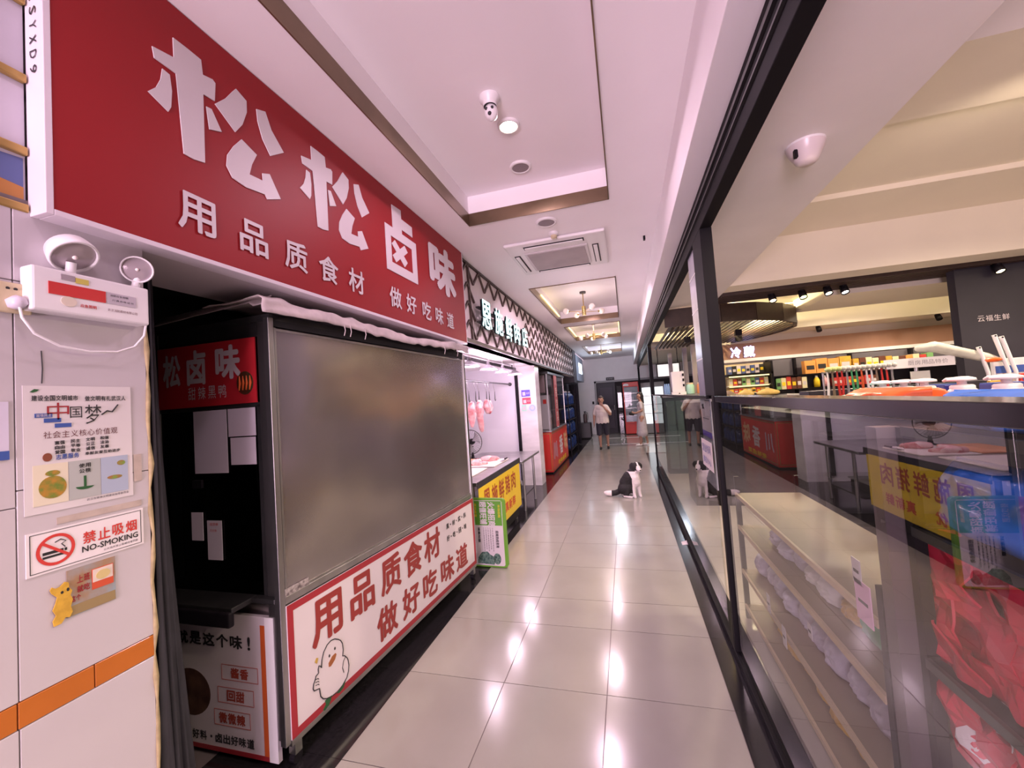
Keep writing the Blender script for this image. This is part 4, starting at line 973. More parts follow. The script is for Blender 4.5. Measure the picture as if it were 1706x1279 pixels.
mk('cylinder', MB().lathe([(.001, 0), (.075, .005), (.078, .02), (.078, .30), (.05, .36), (.025, .38), (.025, .42), (.001, .42)], (-1.62, 16.4, .621)), mat('ext_dark', (.08, .05, .05), .3), fx)
mk('valve', MB().box(-1.66, -1.58, 16.38, 16.42, 1.03, 1.07), BLK, fx); mk('hose', MB().tube([(-1.58, 16.4, 1.04), (-1.52, 16.4, 1.0), (-1.51, 16.4, .85), (-1.53, 16.4, .72)], .008, 6), BLK, fx)
bx = empty('low_cabinet', (-1.65, 16.4, 0), 'dark low cabinet under the fire extinguisher', 'cabinet')
mk('body', MB().box(-1.9, -1.42, 16.15, 16.7, .04, .62), mat('cab_dark', (.06, .055, .06), .4), bx, bevel=.01); mk('door', MB().box(-1.42, -1.41, 16.18, 16.67, .07, .59), BLK, bx); mk('plinth', MB().box(-1.88, -1.45, 16.18, 16.66, 0, .04), BLK2, bx)
ex = mk('exit_sign', MB().box(-.76, -.42, 17.93, 17.96, 2.29, 2.41), BLK, label='small dark sign plate above the far doorway', cat='sign', bevel=.004)
mk('lettering', chars(MB(), PL((0, 17.928, 0), (1, 0, 0)), '安全出口', (-.73, -.45, 2.32, 2.38), 0, .01), WPRINT, ex, kind='stuff')
mk('wall_switch', MB().box(-1.42, -1.34, 17.97, 18.0, 1.30, 1.42), BLK, label='dark switch plate on the white wall left of the far doorway', cat='switch', bevel=.004)
# red display fridge
fg = empty('display_fridge', (.1, 17.4, 0), 'red upright drinks fridge with a glass door by the far doorway', 'fridge')
mk('cabinet', MB().box(-.10, .52, 17.15, 17.7, .03, 2.12), REDB, fg, bevel=.015)
mk('interior', MB().box(-.06, .48, 17.12, 17.15, .52, 1.92), mat('fridge_in', (.30, .32, .36), .4, nz=.3, ns=6), fg)
for z in (.75, 1.05, 1.35, 1.65): mk('shelf', MB().box(-.05, .47, 17.09, 17.13, z, z + .02), STEEL, fg)
dd_ = mk('glass_door', MB().box(-.07, .49, 17.06, 17.085, .50, 1.95), CLEAR, fg)
mk('door_frame', frame(MB(), PL((0, 17.06, 0), (1, 0, 0)), (-.09, .51, .48, 1.97), .03, .006, .03), REDB, dd_)
hd_ = mk('header', MB().box(-.08, .50, 17.08, 17.15, 1.97, 2.10), mat('header_red', (.55, .06, .05), .4), fg)
mk('logo', poly(MB(), PL((0, 17.078, 0), (1, 0, 0)), ell(.03, 2.0, .11, .06), 0, .002), WPRINT, hd_)
mk('lower_case', MB().box(-.05, .47, 17.11, 17.15, .52, .78), mat('case_lilac', (.50, .48, .60), .4), fg)
fr_ = empty('glass_fridge', (.95, 17.2, 0), 'bright white fridge right of the red fridge', 'fridge')
mk('cabinet', MB().box(.58, 1.5, 17.2, 17.75, .02, 2.05), GPLAS, fr_, bevel=.01); mk('glowing_interior', MB().box(.64, 1.44, 17.17, 17.2, .4, 1.85), mat('fridge_glow', (.9, .95, 1), .5, emis=.9), fr_)
for z in (.8, 1.15, 1.5): mk('shelf', MB().box(.64, 1.44, 17.13, 17.17, z, z + .02), STEEL, fr_)
# light floor lines near the doorway
for y in (13.98, 16.0):
    mk('floor_strip', MB().box(-.75, 2.9, y, y + .07, .0, .004), mat('strip_pale', (.80, .78, .74), .4), label='pale thin strip across the far floor, %s one' % ('nearer' if y < 15 else 'further'), cat='strip')
ppx = mk('paper_scrap', MB().grid(lambda u, v: (.455 + .065 * u, 4.70 + .10 * v + .02 * u, .003 + .012 * u * v), 4, 4), WPRINT, label='small white paper scrap lying on the black kerb by the glass', cat='paper', solid=.001)

# ================================================================ CEILING FITTINGS
def disc(name, x, y, z, r, label, cat, m2, gr=None, drop=.018):
    t = empty(name, (x, y, z), label, cat, gr)
    mk('rim', MB().lathe([(r, 0), (r, -drop * .6), (r * .93, -drop), (r * .80, -drop), (r * .78, -drop * .7)], (x, y, z), n=36), WPLAS, t)
    mk('face', MB().lathe([(r * .80, -drop * .75), (.001, -drop * .75)], (x, y, z), n=36), m2, t)
    return t
SPK = mat('speaker_grille', (.30, .25, .27), .6, nz=.2, ns=200)
disc('ceiling_speaker', -.665, 3.10, 3.52, .085, 'round ceiling speaker inside the sunken tray', 'speaker', SPK)
disc('ceiling_speaker', -.57, 3.60, 3.26, .095, 'round ceiling speaker between the tray and the air conditioner', 'speaker', SPK)
disc('downlight', -.62, 2.60, 3.52, .075, 'glowing warm downlight in the sunken tray', 'lamp', mat('downlight_glow', (1, .88, .62), .5, emis=30))
disc('downlight', -.62, 6.0, 3.50, .05, 'small glowing downlight over the bubble chandelier', 'lamp', LAMPW)
cd = empty('dome_camera', (-.66, 2.32, 3.52), 'white ceiling camera with three dark lenses beside the downlight', 'camera')
mk('base', MB().lathe([(.062, 0), (.062, -.02), (.045, -.035), (.04, -.06)], (-.66, 2.32, 3.52)), WPLAS, cd)
hd2 = mk('camera_head', MB().ball((-.66, 2.335, 3.435), .042, (1, 1, 1.25), 20, 14), WPLAS, cd)
for a, b_, r_ in ((-.018, .014, .010), (.018, .014, .010), (.0, -.018, .012)):
    mk('lens', MB().ball((-.66 + a, 2.335 - .036, 3.425 + b_), r_, (1, .7, 1)), BPRINT, hd2)
sdt = empty('smoke_detector', (-.55, 3.86, 3.26), 'small smoke detector at the near edge of the air conditioner', 'detector')
mk('base', MB().lathe([(.045, 0), (.045, -.02), (.03, -.03)], (-.55, 3.87, 3.26)), WPLAS, sdt); mk('cap', MB().lathe([(.03, -.03), (.028, -.055), (.001, -.06)], (-.55, 3.87, 3.26)), CPLAS, sdt)
mk('ceiling_clip', MB().box(.30, .32, 4.35, 4.39, 3.22, 3.26), BLK, label='tiny black clip on the ceiling right of the air conditioner', cat='clip')
ac = empty('air_conditioner', (-.58, 4.46, 3.26), 'square white ceiling air conditioner with four slots', 'air conditioner')
CPn = PL((0, 0, 3.26), (1, 0, 0), (0, -1, 0))
mk('panel', MB().box(-1.09, -.07, 3.95, 4.96, 3.225, 3.259), WPLAS, ac, bevel=.015)
gl = mk('grille', MB().box(-.93, -.26, 4.20, 4.80, 3.212, 3.225), mat('grille_frame', (.62, .58, .59), .4), ac, bevel=.004)
mk('grille_mesh', MB().box(-.90, -.29, 4.23, 4.77, 3.207, 3.212), mat('mesh_grey', (.40, .35, .35), .6, nz=.15, ns=4), gl)
for r_ in ((-.90, -.28, 4.03, 4.11), (-.90, -.28, 4.84, 4.90), (-1.05, -.985, 4.25, 4.82), (-.215, -.15, 4.25, 4.82)):
    s_ = mk('air_slot', MB().box(r_[0], r_[1], r_[2], r_[3], 3.2215, 3.226), BLK, ac)
    w_ = (r_[1] - r_[0], r_[3] - r_[2])
    mk('louvre', MB().box(r_[0] + .012, r_[1] - .012, r_[2] + .012, r_[3] - .02, 3.210, 3.220), WPLAS, s_, bevel=.003)
def chandelier(x, y, z, label, arms=4):
    t = empty('chandelier', (x, y, z), label, 'chandelier')
    mk('canopy', MB().cyl((x, y, z - .03), (x, y, z), .055), DSTEEL, t)
    mk('stem', MB().cyl((x, y, z - .30), (x, y, z - .03), .008, n=8), GOLD, t)
    mk('hub', MB().cyl((x, y, z - .42), (x, y, z - .26), .035, n=16), mat('brass_bright', (.62, .48, .20), .25, .9), t)
    for k in range(arms):
        a = k * 2 * math.pi / arms + .5; L_ = .34
        p = Vector((x, y, z - .36)); q = p + Vector((math.cos(a) * L_, math.sin(a) * L_, .015))
        am = mk('arm', MB().cyl(p, q, .005, n=6), GOLD, t)
        mk('globe', MB().ball(q, .052, nu=16, nv=10), mat('globe_glass', (.85, .78, .68), .1), am)
        mk('bulb_cap', MB().cyl(q - (q - p).normalized() * .07, q - (q - p).normalized() * .04, .016, n=8), MATS['brass_bright'], am)
    return t
chandelier(-.59, 7.2, 3.5, 'bubble glass chandelier in the second ceiling tray')
chandelier(-.66, 10.5, 3.5, 'chandelier in the third ceiling tray', 5)
chandelier(-.70, 14.4, 3.5, 'chandelier in the furthest ceiling tray', 5)
sm = empty('emergency_lantern', (1.0, 2.40, 2.88), 'translucent tapered fitting on the soffit over the shop glass', 'lamp')
mk('base', MB().lathe([(.09, 0), (.088, -.01)], (1.0, 2.42, 2.88)), WPLAS, sm); mk('cup', MB().lathe([(.088, -.01), (.082, -.03), (.052, -.09), (.035, -.105), (.001, -.108)], (1.0, 2.42, 2.88), n=28), mat('cup_pink', (.70, .62, .62), .3), sm)
mk('clip', MB().box(.93, .945, 2.37, 2.39, 2.80, 2.84), BLK, sm)
sm2 = copy_tree(sm, (1.0, 5.4, 2.88), 'second tapered soffit fitting beyond the near black post')
# ================================================================ PEOPLE AND DOG
SKIN = mat('skin', (.42, .24, .17), .55); HAIRG = mat('hair_grey', (.10, .085, .08), .7, nz=.4, ns=60); HAIRB = mat('hair_black', (.012, .01, .01), .45)
SHIRT = mat('shirt_white', (.72, .66, .62), .8, nz=.06, ns=10, bump=.15); SHORT = mat('shorts_dark', (.03, .03, .045), .8); SHOE = mat('shoe_dark', (.02, .018, .018), .5)
DRESS = mat('dress_pale', (.52, .48, .50), .8, nz=.12, ns=14, bump=.1)
def hand(wx, wy, wz, dx, dy, dz, tx, ty, tz):
    """palm and five fingers growing from the wrist along d, thumb towards t"""
    wv = Vector((wx, wy, wz)); d = Vector((dx, dy, dz)).normalized(); t = Vector((tx, ty, tz)); t = (t - d * t.dot(d)).normalized(); n = d.cross(t)
    C_ = lambda v, r: (v.x, v.y, v.z, r)
    out = [[C_(wv, .026), C_(wv + d * .04 + t * .012, .024), C_(wv + d * .08 + t * .02, .018)], [C_(wv + d * .04 - t * .014, .022), C_(wv + d * .08 - t * .02, .017)]]
    for k, L_ in enumerate((.068, .078, .072, .056)):
        b = wv + d * .085 + t * (.027 - k * .018)
        out.append([C_(b, .011), C_(b + d * L_ * .5 + n * .006, .010), C_(b + d * L_ * .85 + n * .022, .009)])
    out.append([C_(wv + d * .03 + t * .022, .014), C_(wv + d * .055 + t * .046, .012), C_(wv + d * .09 + t * .052 + n * .01, .010)])
    return out
def T_(ch, o, s=1.0): return [[(o[0] + p[0] * s, o[1] + p[1] * s, o[2] + p[2] * s, p[3] * s) for p in c] for c in ch]
mo = (-.76, 12.87, 0)
man = empty('person', mo, 'person in white T-shirt and dark shorts walking with a hand raised to the mouth', 'person')
body = [[(0, .01, 1.56, .075), (0, 0, 1.52, .088), (0, -.012, 1.47, .075), (0, -.03, 1.43, .045)], [(0, .015, 1.45, .055), (0, .02, 1.36, .055), (0, .01, 1.26, .10)],
    [(0, -.095, 1.505, .014), (0, -.105, 1.49, .016)], [(-.083, .0, 1.50, .02), (-.086, .005, 1.485, .014)], [(.083, .0, 1.50, .02), (.086, .005, 1.485, .014)],
    [(-.10, 0, 1.28, .075), (0, 0, 1.22, .12), (0, -.01, 1.05, .14), (0, 0, .90, .13)], [(.10, 0, 1.28, .075), (0, 0, 1.2, .12)], [(-.08, 0, .9, .10), (.08, 0, .9, .10)],
    [(-.16, .01, 1.29, .06), (-.235, .03, 1.05, .046), (-.25, -.03, .82, .030)], [(.16, .01, 1.29, .06), (.255, -.05, 1.07, .046), (.16, -.17, 1.20, .038), (.075, -.175, 1.32, .028)],
    [(-.085, 0, .86, .095), (-.10, -.03, .50, .062), (-.10, -.045, .40, .052), (-.10, .02, .10, .036), (-.10, .03, .05, .04)], [(.085, 0, .86, .095), (.115, .06, .50, .062), (.12, .09, .40, .052), (.12, .15, .12, .036), (.12, .14, .06, .04)]]
body += hand(-.25, -.03, .82, 0, -.15, -1, 0, -1, .1) + hand(.075, -.175, 1.32, -.75, .15, .7, .4, -.1, .9)
blob('body', T_(body, mo), SKIN, man, .010)
blob('shirt', T_([[(-.11, .005, 1.30, .082), (0, 0, 1.23, .135), (0, -.015, 1.05, .163), (0, -.005, .88, .158), (0, -.005, .84, .150)], [(.11, .005, 1.30, .082), (0, 0, 1.22, .135)], [(-.07, 0, 1.15, .12), (-.08, 0, .85, .135)], [(.07, 0, 1.15, .12), (.08, 0, .85, .135)], [(-.04, 0, 1.15, .13), (-.04, 0, .85, .14)], [(.04, 0, 1.15, .13), (.04, 0, .85, .14)], [(-.15, .01, 1.29, .075), (-.225, .025, 1.11, .068)], [(.15, .01, 1.29, .075), (.24, -.02, 1.13, .068)]], mo), SHIRT, man, .014, hem=.80)
blob('shorts', T_([[(-.09, 0, .86, .115), (-.105, -.02, .62, .098), (-.11, -.032, .47, .088)], [(.09, 0, .86, .115), (.11, .035, .62, .098), (.12, .06, .47, .088)], [(-.06, 0, .86, .13), (.06, 0, .86, .13)]], mo), SHORT, man, .014, hem=.43)
blob('hair', T_([[(0, .035, 1.575, .082), (0, .04, 1.53, .078)], [(0, -.02, 1.60, .058)], [(-.045, .02, 1.57, .052)], [(.045, .02, 1.57, .052)]], mo), HAIRG, man, .011)
for s_ in (-1, 1): mk('eye', MB().ball((mo[0] + s_ * .032, mo[1] - .083, 1.515), .009, (1, .6, .7), 8, 6), BPRINT, man)
mk('mouth', MB().ball((mo[0], mo[1] - .077, 1.452), .02, (1, .4, .3), 8, 6), mat('lip', (.30, .12, .10), .5), man)
blob('shoe', T_([[(-.10, .05, .045, .042), (-.10, -.06, .035, .04), (-.10, -.12, .03, .03)]], mo), SHOE, man, .011)
blob('shoe', T_([[(.12, .16, .05, .042), (.125, .06, .035, .04), (.13, .0, .03, .03)]], mo), SHOE, man, .011)
wo = (.42, 13.4, 0)
wm = empty('person', wo, 'person in a long pale dress holding a black bag by the red fridge', 'person')
wb_ = [[(-.005, 0, 1.60, .07), (-.015, 0, 1.56, .08), (-.03, 0, 1.50, .062), (-.05, 0, 1.475, .035)], [(0, 0, 1.48, .05), (.015, 0, 1.40, .045), (.01, 0, 1.30, .09)], [(-.098, 0, 1.545, .012), (-.106, 0, 1.53, .013)],
    [(0, .078, 1.54, .015)], [(0, -.078, 1.54, .015)], [(0, -.10, 1.32, .058), (0, 0, 1.28, .10), (0, 0, 1.05, .105), (0, 0, .9, .115)], [(0, .10, 1.32, .058), (0, 0, 1.26, .10)],
    [(0, -.13, 1.32, .045), (.02, -.19, 1.10, .036), (-.14, -.15, 1.04, .030), (-.20, -.13, 1.04, .024)], [(0, .13, 1.32, .045), (.02, .19, 1.10, .036), (-.14, .12, 1.02, .030), (-.20, .09, 1.02, .024)],
    [(0, -.07, .88, .09), (-.06, -.07, .48, .052), (-.08, -.07, .10, .032), (-.09, -.07, .05, .034)], [(0, .07, .88, .09), (.06, .07, .48, .052), (.13, .07, .12, .032), (.12, .07, .06, .034)]]
wb_ += hand(-.20, -.13, 1.04, -1, .5, -.1, 0, .1, 1) + hand(-.20, .09, 1.02, -1, -.5, -.1, 0, .1, 1)
blob('body', T_(wb_, wo), SKIN, wm, .010)
blob('dress', T_([[(0, -.10, 1.32, .068), (0, 0, 1.27, .115), (0, 0, 1.08, .118), (0, 0, .98, .125), (-.005, 0, .8, .15), (-.01, 0, .5, .17), (-.01, 0, .40, .18)], [(0, .10, 1.32, .068), (0, 0, 1.26, .115)], [(0, -.12, 1.32, .06), (.01, -.165, 1.18, .055)], [(0, .12, 1.32, .06), (.01, .165, 1.18, .055)]], wo), DRESS, wm, .016, hem=.30)
blob('hair', T_([[(.02, 0, 1.62, .076), (.035, 0, 1.56, .078), (.055, 0, 1.46, .06), (.07, 0, 1.34, .05)], [(-.03, 0, 1.63, .05)]], wo), HAIRB, wm, .012)
for s_ in (-1, 1): mk('eye', MB().ball((wo[0] - .082, wo[1] + s_ * .03, 1.555), .008, (.6, 1, .7), 8, 6), BPRINT, wm)
mk('mouth', MB().ball((wo[0] - .08, wo[1], 1.498), .014, (.4, 1, .3), 8, 6), MATS['lip'], wm)
for p in ((-.09, -.07, .04), (.12, .07, .045)): blob('shoe', T_([[(p[0] + .02, p[1], p[2], .036), (p[0] - .07, p[1], .032, .034), (p[0] - .13, p[1], .028, .024)]], wo), WPLAS, wm, .011)
bgm = empty('handbag', (.16, 13.36, .93), 'black bag held in front of the person in the pale dress', 'bag')
blob('bag_body', [[(.10, 13.30, 1.02, .06), (.10, 13.44, 1.02, .06)], [(.17, 13.30, 1.0, .05), (.17, 13.44, 1.0, .05)]], BLK2, bgm, .013); mk('bag_strap', MB().tube([(.13, 13.30, 1.07), (.15, 13.33, 1.13), (.15, 13.41, 1.13), (.13, 13.44, 1.07)], .008, 6), BLK, bgm)

# dog: sits facing the photographer's right, tail out to the left
do = (.0, 6.85, 0)
DBL = mat('fur_black', (.016, .014, .016), .8, nz=.4, ns=60, bump=.6); DWH = mat('fur_white', (.80, .72, .73), .85, nz=.1, ns=50, bump=.6)
dog = empty('dog', do, 'black and white collie sitting on the aisle floor beside the black kerb', 'dog')
dch = [[(-.13, .04, .12, .115), (-.10, .04, .21, .115), (-.045, .02, .30, .11), (.01, .0, .36, .10), (.04, -.01, .41, .08)],
    [(.02, -.02, .30, .10), (.04, -.03, .24, .085)],                                                  # deep chest
    [(.045, -.01, .42, .075), (.065, -.03, .465, .075), (.072, -.04, .485, .072), (.085, -.065, .475, .058)],             # neck and skull
    [(.10, -.095, .455, .040), (.117, -.125, .440, .028), (.124, -.138, .434, .022)],                    # muzzle
    [(.012, -.005, .515, .030), (-.012, .0, .50, .026), (-.022, -.005, .465, .018)], [(.115, -.005, .520, .028), (.142, -.01, .50, .024), (.148, -.02, .468, .016)],   # ears
    [(.01, -.055, .28, .060), (.0, -.065, .19, .040), (.005, -.085, .09, .028), (.012, -.095, .035, .026), (.022, -.118, .018, .024)],
    [(.07, .0, .27, .058), (.085, -.005, .18, .038), (.09, -.02, .09, .027), (.095, -.03, .035, .026), (.105, -.052, .018, .023)],
    [(-.14, -.03, .13, .085), (-.07, -.075, .15, .055), (-.10, -.09, .06, .032), (-.14, -.08, .03, .026), (-.06, -.11, .018, .023), (-.035, -.12, .016, .020)],
    [(-.12, .11, .13, .08), (-.05, .10, .14, .052), (-.08, .11, .05, .03), (-.0, .08, .018, .022)],
    [(-.21, .05, .08, .045), (-.28, .03, .055, .045), (-.35, .02, .05, .048), (-.41, .01, .055, .042), (-.45, .01, .065, .022)]]
def drule(c):
    x, y, z = c.x - do[0], c.y - do[1], c.z
    if x < -.19: return 1 if x < -.345 else 0
    if z > .405:
        px_, py_ = x - .075, y + .04
        fw_ = px_ * .35 - py_ * .94; sd_ = px_ * .94 + py_ * .35
        if fw_ > .068 and abs(sd_) < .05: return 1                # muzzle
        if abs(sd_) < .011 and fw_ > .0: return 1                 # blaze
        if z > .425 or (abs(sd_) > .04 and z > .41): return 0
        return 1
    if x < -.012 - max(0, z - .31) * .5 and z < .40:
        if z < .035: return 1
        return 0
    if x > .0 and z < .16 and y > -.04: return 1
    return 1
blob('body', T_(dch, do), [DBL, DWH], dog, .0085, rule=drule, smooth=4)
mk('nose', MB().ball((.128, 6.85 - .155, .440), .013, (1, .8, .8), 10, 8), BPRINT, dog)
for p in ((.062, -.118, .478), (.112, -.108, .480)): mk('eye', MB().ball((p[0], 6.85 + p[1], p[2]), .009, nu=8, nv=6), mat('dog_eye', (.03, .015, .01), .1), dog)
mk('mouth', MB().tube([(.100, 6.85 - .125, .425), (.122, 6.85 - .15, .420), (.138, 6.85 - .135, .424)], .003, 5), BPRINT, dog)

# ================================================================ THE SHOP BEHIND THE GLASS
# shelving unit right behind the low pane
def shelfunit(name, x0, x1, y0, y1, zs, label, top=None, mwood=WOODL, medge=WOODE):
    t = empty(name, ((x0 + x1) / 2, (y0 + y1) / 2, 0), label, 'shelves')
    for z in zs:
        mk('shelf', MB().box(x0 + .01, x1 - .01, y0 + .03, y1 - .03, z - .018, z), mwood, t)
        mk('shelf_edge', MB().box(x0, x0 + .012, y0 + .03, y1 - .03, z - .022, z + .004), medge, t)
    for x_ in (x0 + .02, x1 - .02):
        for y in (y0 + .015, y1 - .015): mk('upright', MB().box(x_ - .015, x_ + .015, y - .015, y + .015, 0, top or zs[-1] + .02), BLK, t)
    return t
u1 = shelfunit('wooden_shelves', .70, 1.12, 1.52, 3.3, (.10, .345, .655, .885), 'light wooden shelves right behind the low glass pane', 1.0)
mk('shelf_back', MB().box(1.10, 1.115, 1.53, 3.28, .05, .88), mat('shelf_back', (.42, .33, .24), .6), u1)
mk('black_rail', MB().box(.90, .94, 1.53, 3.28, .60, .635), BLK, u1)
u2 = shelfunit('black_rack', .74, 1.2, .35, 1.44, (.12, .50, .86, 1.22, 1.50), 'black rack of bagged goods at the right edge behind the glass', 1.5, mwood=BLK, medge=DSTEEL)
mk('thick_post', MB().box(.70, .76, 1.445, 1.50, 0, 1.5), mat('post_mauve', (.12, .09, .10), .4), u2)
mk('rack_back', MB().box(1.19, 1.2, .37, 1.42, .05, 1.48), NAVY, u2)
ORD = ['first', 'second', 'third', 'fourth', 'fifth', 'sixth', 'seventh', 'eighth', 'ninth', 'tenth', 'eleventh', 'twelfth', '13th', '14th', '15th', '16th', '17th', '18th', '19th', '20th', '21st', '22nd', '23rd', '24th', '25th', '26th', '27th', '28th', '29th', '30th']
def pouch(loc, w_, h_, t_, m, label, cat='bag', seed=0, group=None, tilt=0, rz=0, lab=None, name='pouch'):
    """a puffed plastic bag: w along y, h up, t thick along x, crimped edges"""
    t = empty(name, loc, label, cat, group)
    R_ = Matrix.Rotation(rz, 3, 'Z') @ Matrix.Rotation(tilt, 3, 'Y')
    mb = MB()
    for s_ in (-1, 1):
        def f(u, v, s_=s_):
            a, b = u * 2 - 1, v * 2 - 1
            k = (max(0, 1 - abs(a) ** 3.5) * max(0, 1 - abs(b) ** 3.5)) ** .6
            n_ = noise.noise(Vector((a * 3, b * 3, seed))) * .25 + noise.noise(Vector((a * 8, b * 8, seed + 5))) * .12
            p = R_ @ Vector((s_ * t_ / 2 * k * (1 + n_), a * w_ / 2 * (1 + .03 * n_), b * h_ / 2))
            return (loc[0] + p.x, loc[1] + p.y, loc[2] + p.z + h_ / 2 * math.cos(tilt))
        mb.grid(f if s_ > 0 else (lambda u, v, f=f: f(1 - u, v)), 22, 18)
    mk('bag_skin', mb, m, t)
    if lab:
        P_ = PL(Vector(loc) + Vector((0, 0, h_ / 2 * math.cos(tilt))), R_ @ Vector((0, -1, 0)), R_ @ Vector((0, 0, 1)))
        mk('label_patch', poly(MB(), P_, ell(0, 0, w_ * .26, h_ * .22), t_ * .56, .002), lab, t)
    return t
# blue, orange and red bags on the black rack
for k, (x_, y, z, w_, h_, t_, m, l, tl) in enumerate((
    (.86, 1.16, 1.50, .46, .10, .20, BLUPK, 'blue glossy bag lying on top of the black rack at the right', 0), (.87, .86, 1.50, .34, .09, .2, BLUPK, 'blue bag further right on top of the black rack', 0),
    (.84, 1.20, 1.22, .40, .20, .15, BLUPK, 'large blue glossy bag just under the rail at the right', .15), (.84, .82, 1.22, .34, .21, .16, BLUPK, 'blue bag nearest the frame edge under the rail', .1),
    (.92, 1.38, 1.225, .18, .17, .12, ORGP, 'orange bag left of the large blue bag under the rail', 0), (.88, 1.10, .122, .50, .30, .15, BLUPK, 'dark blue bag on the lowest shelf of the black rack', .1))):
    pouch((x_, y, z), w_, h_, t_, m, l, seed=k * 3.1, tilt=tl, lab=GRNP if k == 3 else None)
pouch((.90, 1.74, 1.50), .40, .108, .2, ORGP, 'long orange bag lying on the shelf top above the black rail', seed=4)
pouch((.98, 2.15, 1.50), .20, .075, .2, mat('teal_pack', (.15, .60, .52), .3, nz=.2, ns=20), 'teal packet on the shelf top above the rail', seed=5)
pouch((.98, 2.42, 1.50), .18, .07, .2, mat('pale_pack', (.62, .70, .72), .3, nz=.2, ns=20), 'pale blue packet on the shelf top above the rail', seed=6)
pouch((.98, 2.68, 1.50), .16, .07, .2, mat('yellow_pack', (.78, .66, .08), .35, nz=.15, ns=20), 'yellow packet on the shelf top above the rail', seed=8)
ut = empty('shelf_top_board', (.96, 1.9, 1.48), 'dark board carrying the packets and pump bottles above the rail', 'shelf')
mk('board', MB().box(.78, 1.36, 1.36, 3.25, 1.475, 1.498), BLK, ut)
for y in (1.38, 3.2): mk('bracket', MB().box(1.2, 1.23, y, y + .03, 0, 1.475), BLK, ut)
# red torn sheets: a fanned heap of crumpled red packs
for k, (y, z, w_, h_, a_, x_, sd_) in enumerate(((1.52, 1.045, .15, .11, .35, .80, 1), (1.40, 1.08, .17, .14, -.25, .775, 2), (1.28, 1.05, .26, .13, -.2, .80, 3), (1.46, .93, .18, .15, .15, .77, 4), (1.34, .93, .22, .16, -.35, .79, 5), (1.40, .80, .22, .16, .5, .76, 6), (1.26, .76, .20, .20, -.1, .78, 7), (1.20, .90, .20, .18, .2, .80, 8), (1.33, .66, .16, .14, .6, .77, 9))):
    t = empty('red_packet', (x_, y, z), 'crumpled red packet in the heap behind the glass, %s from the top left' % ORD[k], 'packet', 'crumpled red packets behind the low pane'); w_ *= 1.25; h_ *= 1.25
    def f(u, v, a_=a_, sd_=sd_, w_=w_, h_=h_, x_=x_, y=y, z=z):
        p, q = (u - .5) * w_ * (1 - .25 * v), (v - .5) * h_
        n_ = noise.noise(Vector((u * 2.6, v * 2.6, sd_ * 3))) * .045 + abs(noise.noise(Vector((u * 4, v * 4, sd_)))) * .012
        return (x_ + n_ + .02, y + p * math.cos(a_) - q * math.sin(a_), z + p * math.sin(a_) + q * math.cos(a_) + .05)
    mk('sheet', MB().grid(f, 9, 8, smooth=False), REDPK, t, solid=.006)
    if k in (0, 6, 8): mk('white_patch', MB().grid(lambda u, v, f=f: tuple(Vector(f(.3 + u * .35, .35 + v * .35)) - Vector((.006, 0, 0))), 5, 5, smooth=False), WPRINT, t, solid=.002)
for k, y in enumerate((.62, .90, 1.18)):
    t = empty('storage_box', (1.0, y, .50), 'greyish white box on a low shelf of the black rack, %s from the right' % ORD[k], 'box', 'greyish boxes low on the black rack')
    mk('box_body', MB().box(.94, 1.14, y - .12, y + .12, .502, .70), mat('box_greywhite', (.55, .52, .54), .5, nz=.2, ns=14), t, bevel=.004); mk('box_lid', MB().box(.935, 1.145, y - .125, y + .125, .70, .72), WPLAS, t, bevel=.003)
# packets on the wooden shelves
LIL = mat('pack_lilac', (.62, .58, .70), .35, nz=.15, ns=25); ORY = mat('pack_amber', (.72, .42, .06), .4, nz=.25, ns=20); GRP = mat('pack_green', (.08, .45, .18), .25, nz=.3, ns=9); WHP = mat('pack_white', (.75, .73, .74), .35, nz=.12, ns=20)
cols_ = {'lilac': LIL, 'amber': ORY, 'green': GRP, 'white': WHP}
n_ = 0
for z, zn, row in ((.345, 'second', (('lilac', 10),)), (.10, 'bottom', (('amber', 9),)), (.655, 'third', (('green', 2), ('amber', 1), ('white', 2), ('lilac', 3)))):
    y = 1.66; k = 0
    for cn, num in row:
        for j in range(num):
            pouch((.83 + .01 * (k % 3), y, z), .15, (.16 if cn == 'green' else .075 if z > .6 else .11) + .02 * (k % 2), .10, cols_[cn], '%s packet on the %s wooden shelf up, %s from the camera end' % (cn, zn, ORD[k]), cat='packet', seed=n_, group='packets on the wooden shelves', name='packet'); y += .17; k += 1; n_ += 1
for k, (y, z, m_, w_, h_) in enumerate(((1.60, 1.02, WPRINT, .05, .08), (1.575, .93, mat('tag_pink', (.70, .42, .58), .5), .09, .13), (2.62, .42, WPRINT, .05, .10), (2.40, .36, WPRINT, .05, .10), (2.05, .58, WPRINT, .04, .06))):
    t = mk('price_tag', MB().box(.680, .683, y - w_ / 2, y + w_ / 2, z - h_ / 2, z + h_ / 2), m_, label=['white tag by the thick post', 'pink note hanging by the thick post', 'white tag hanging low on the wooden shelves, the furthest', 'white tag hanging low, nearer than the furthest one', 'small white tag in the middle of the wooden shelves'][k], cat='tag')
    mk('tag_line', MB().box(.679, .6805, y - w_ * .3, y + w_ * .3, z - .005, z + .005), BPRINT, t)
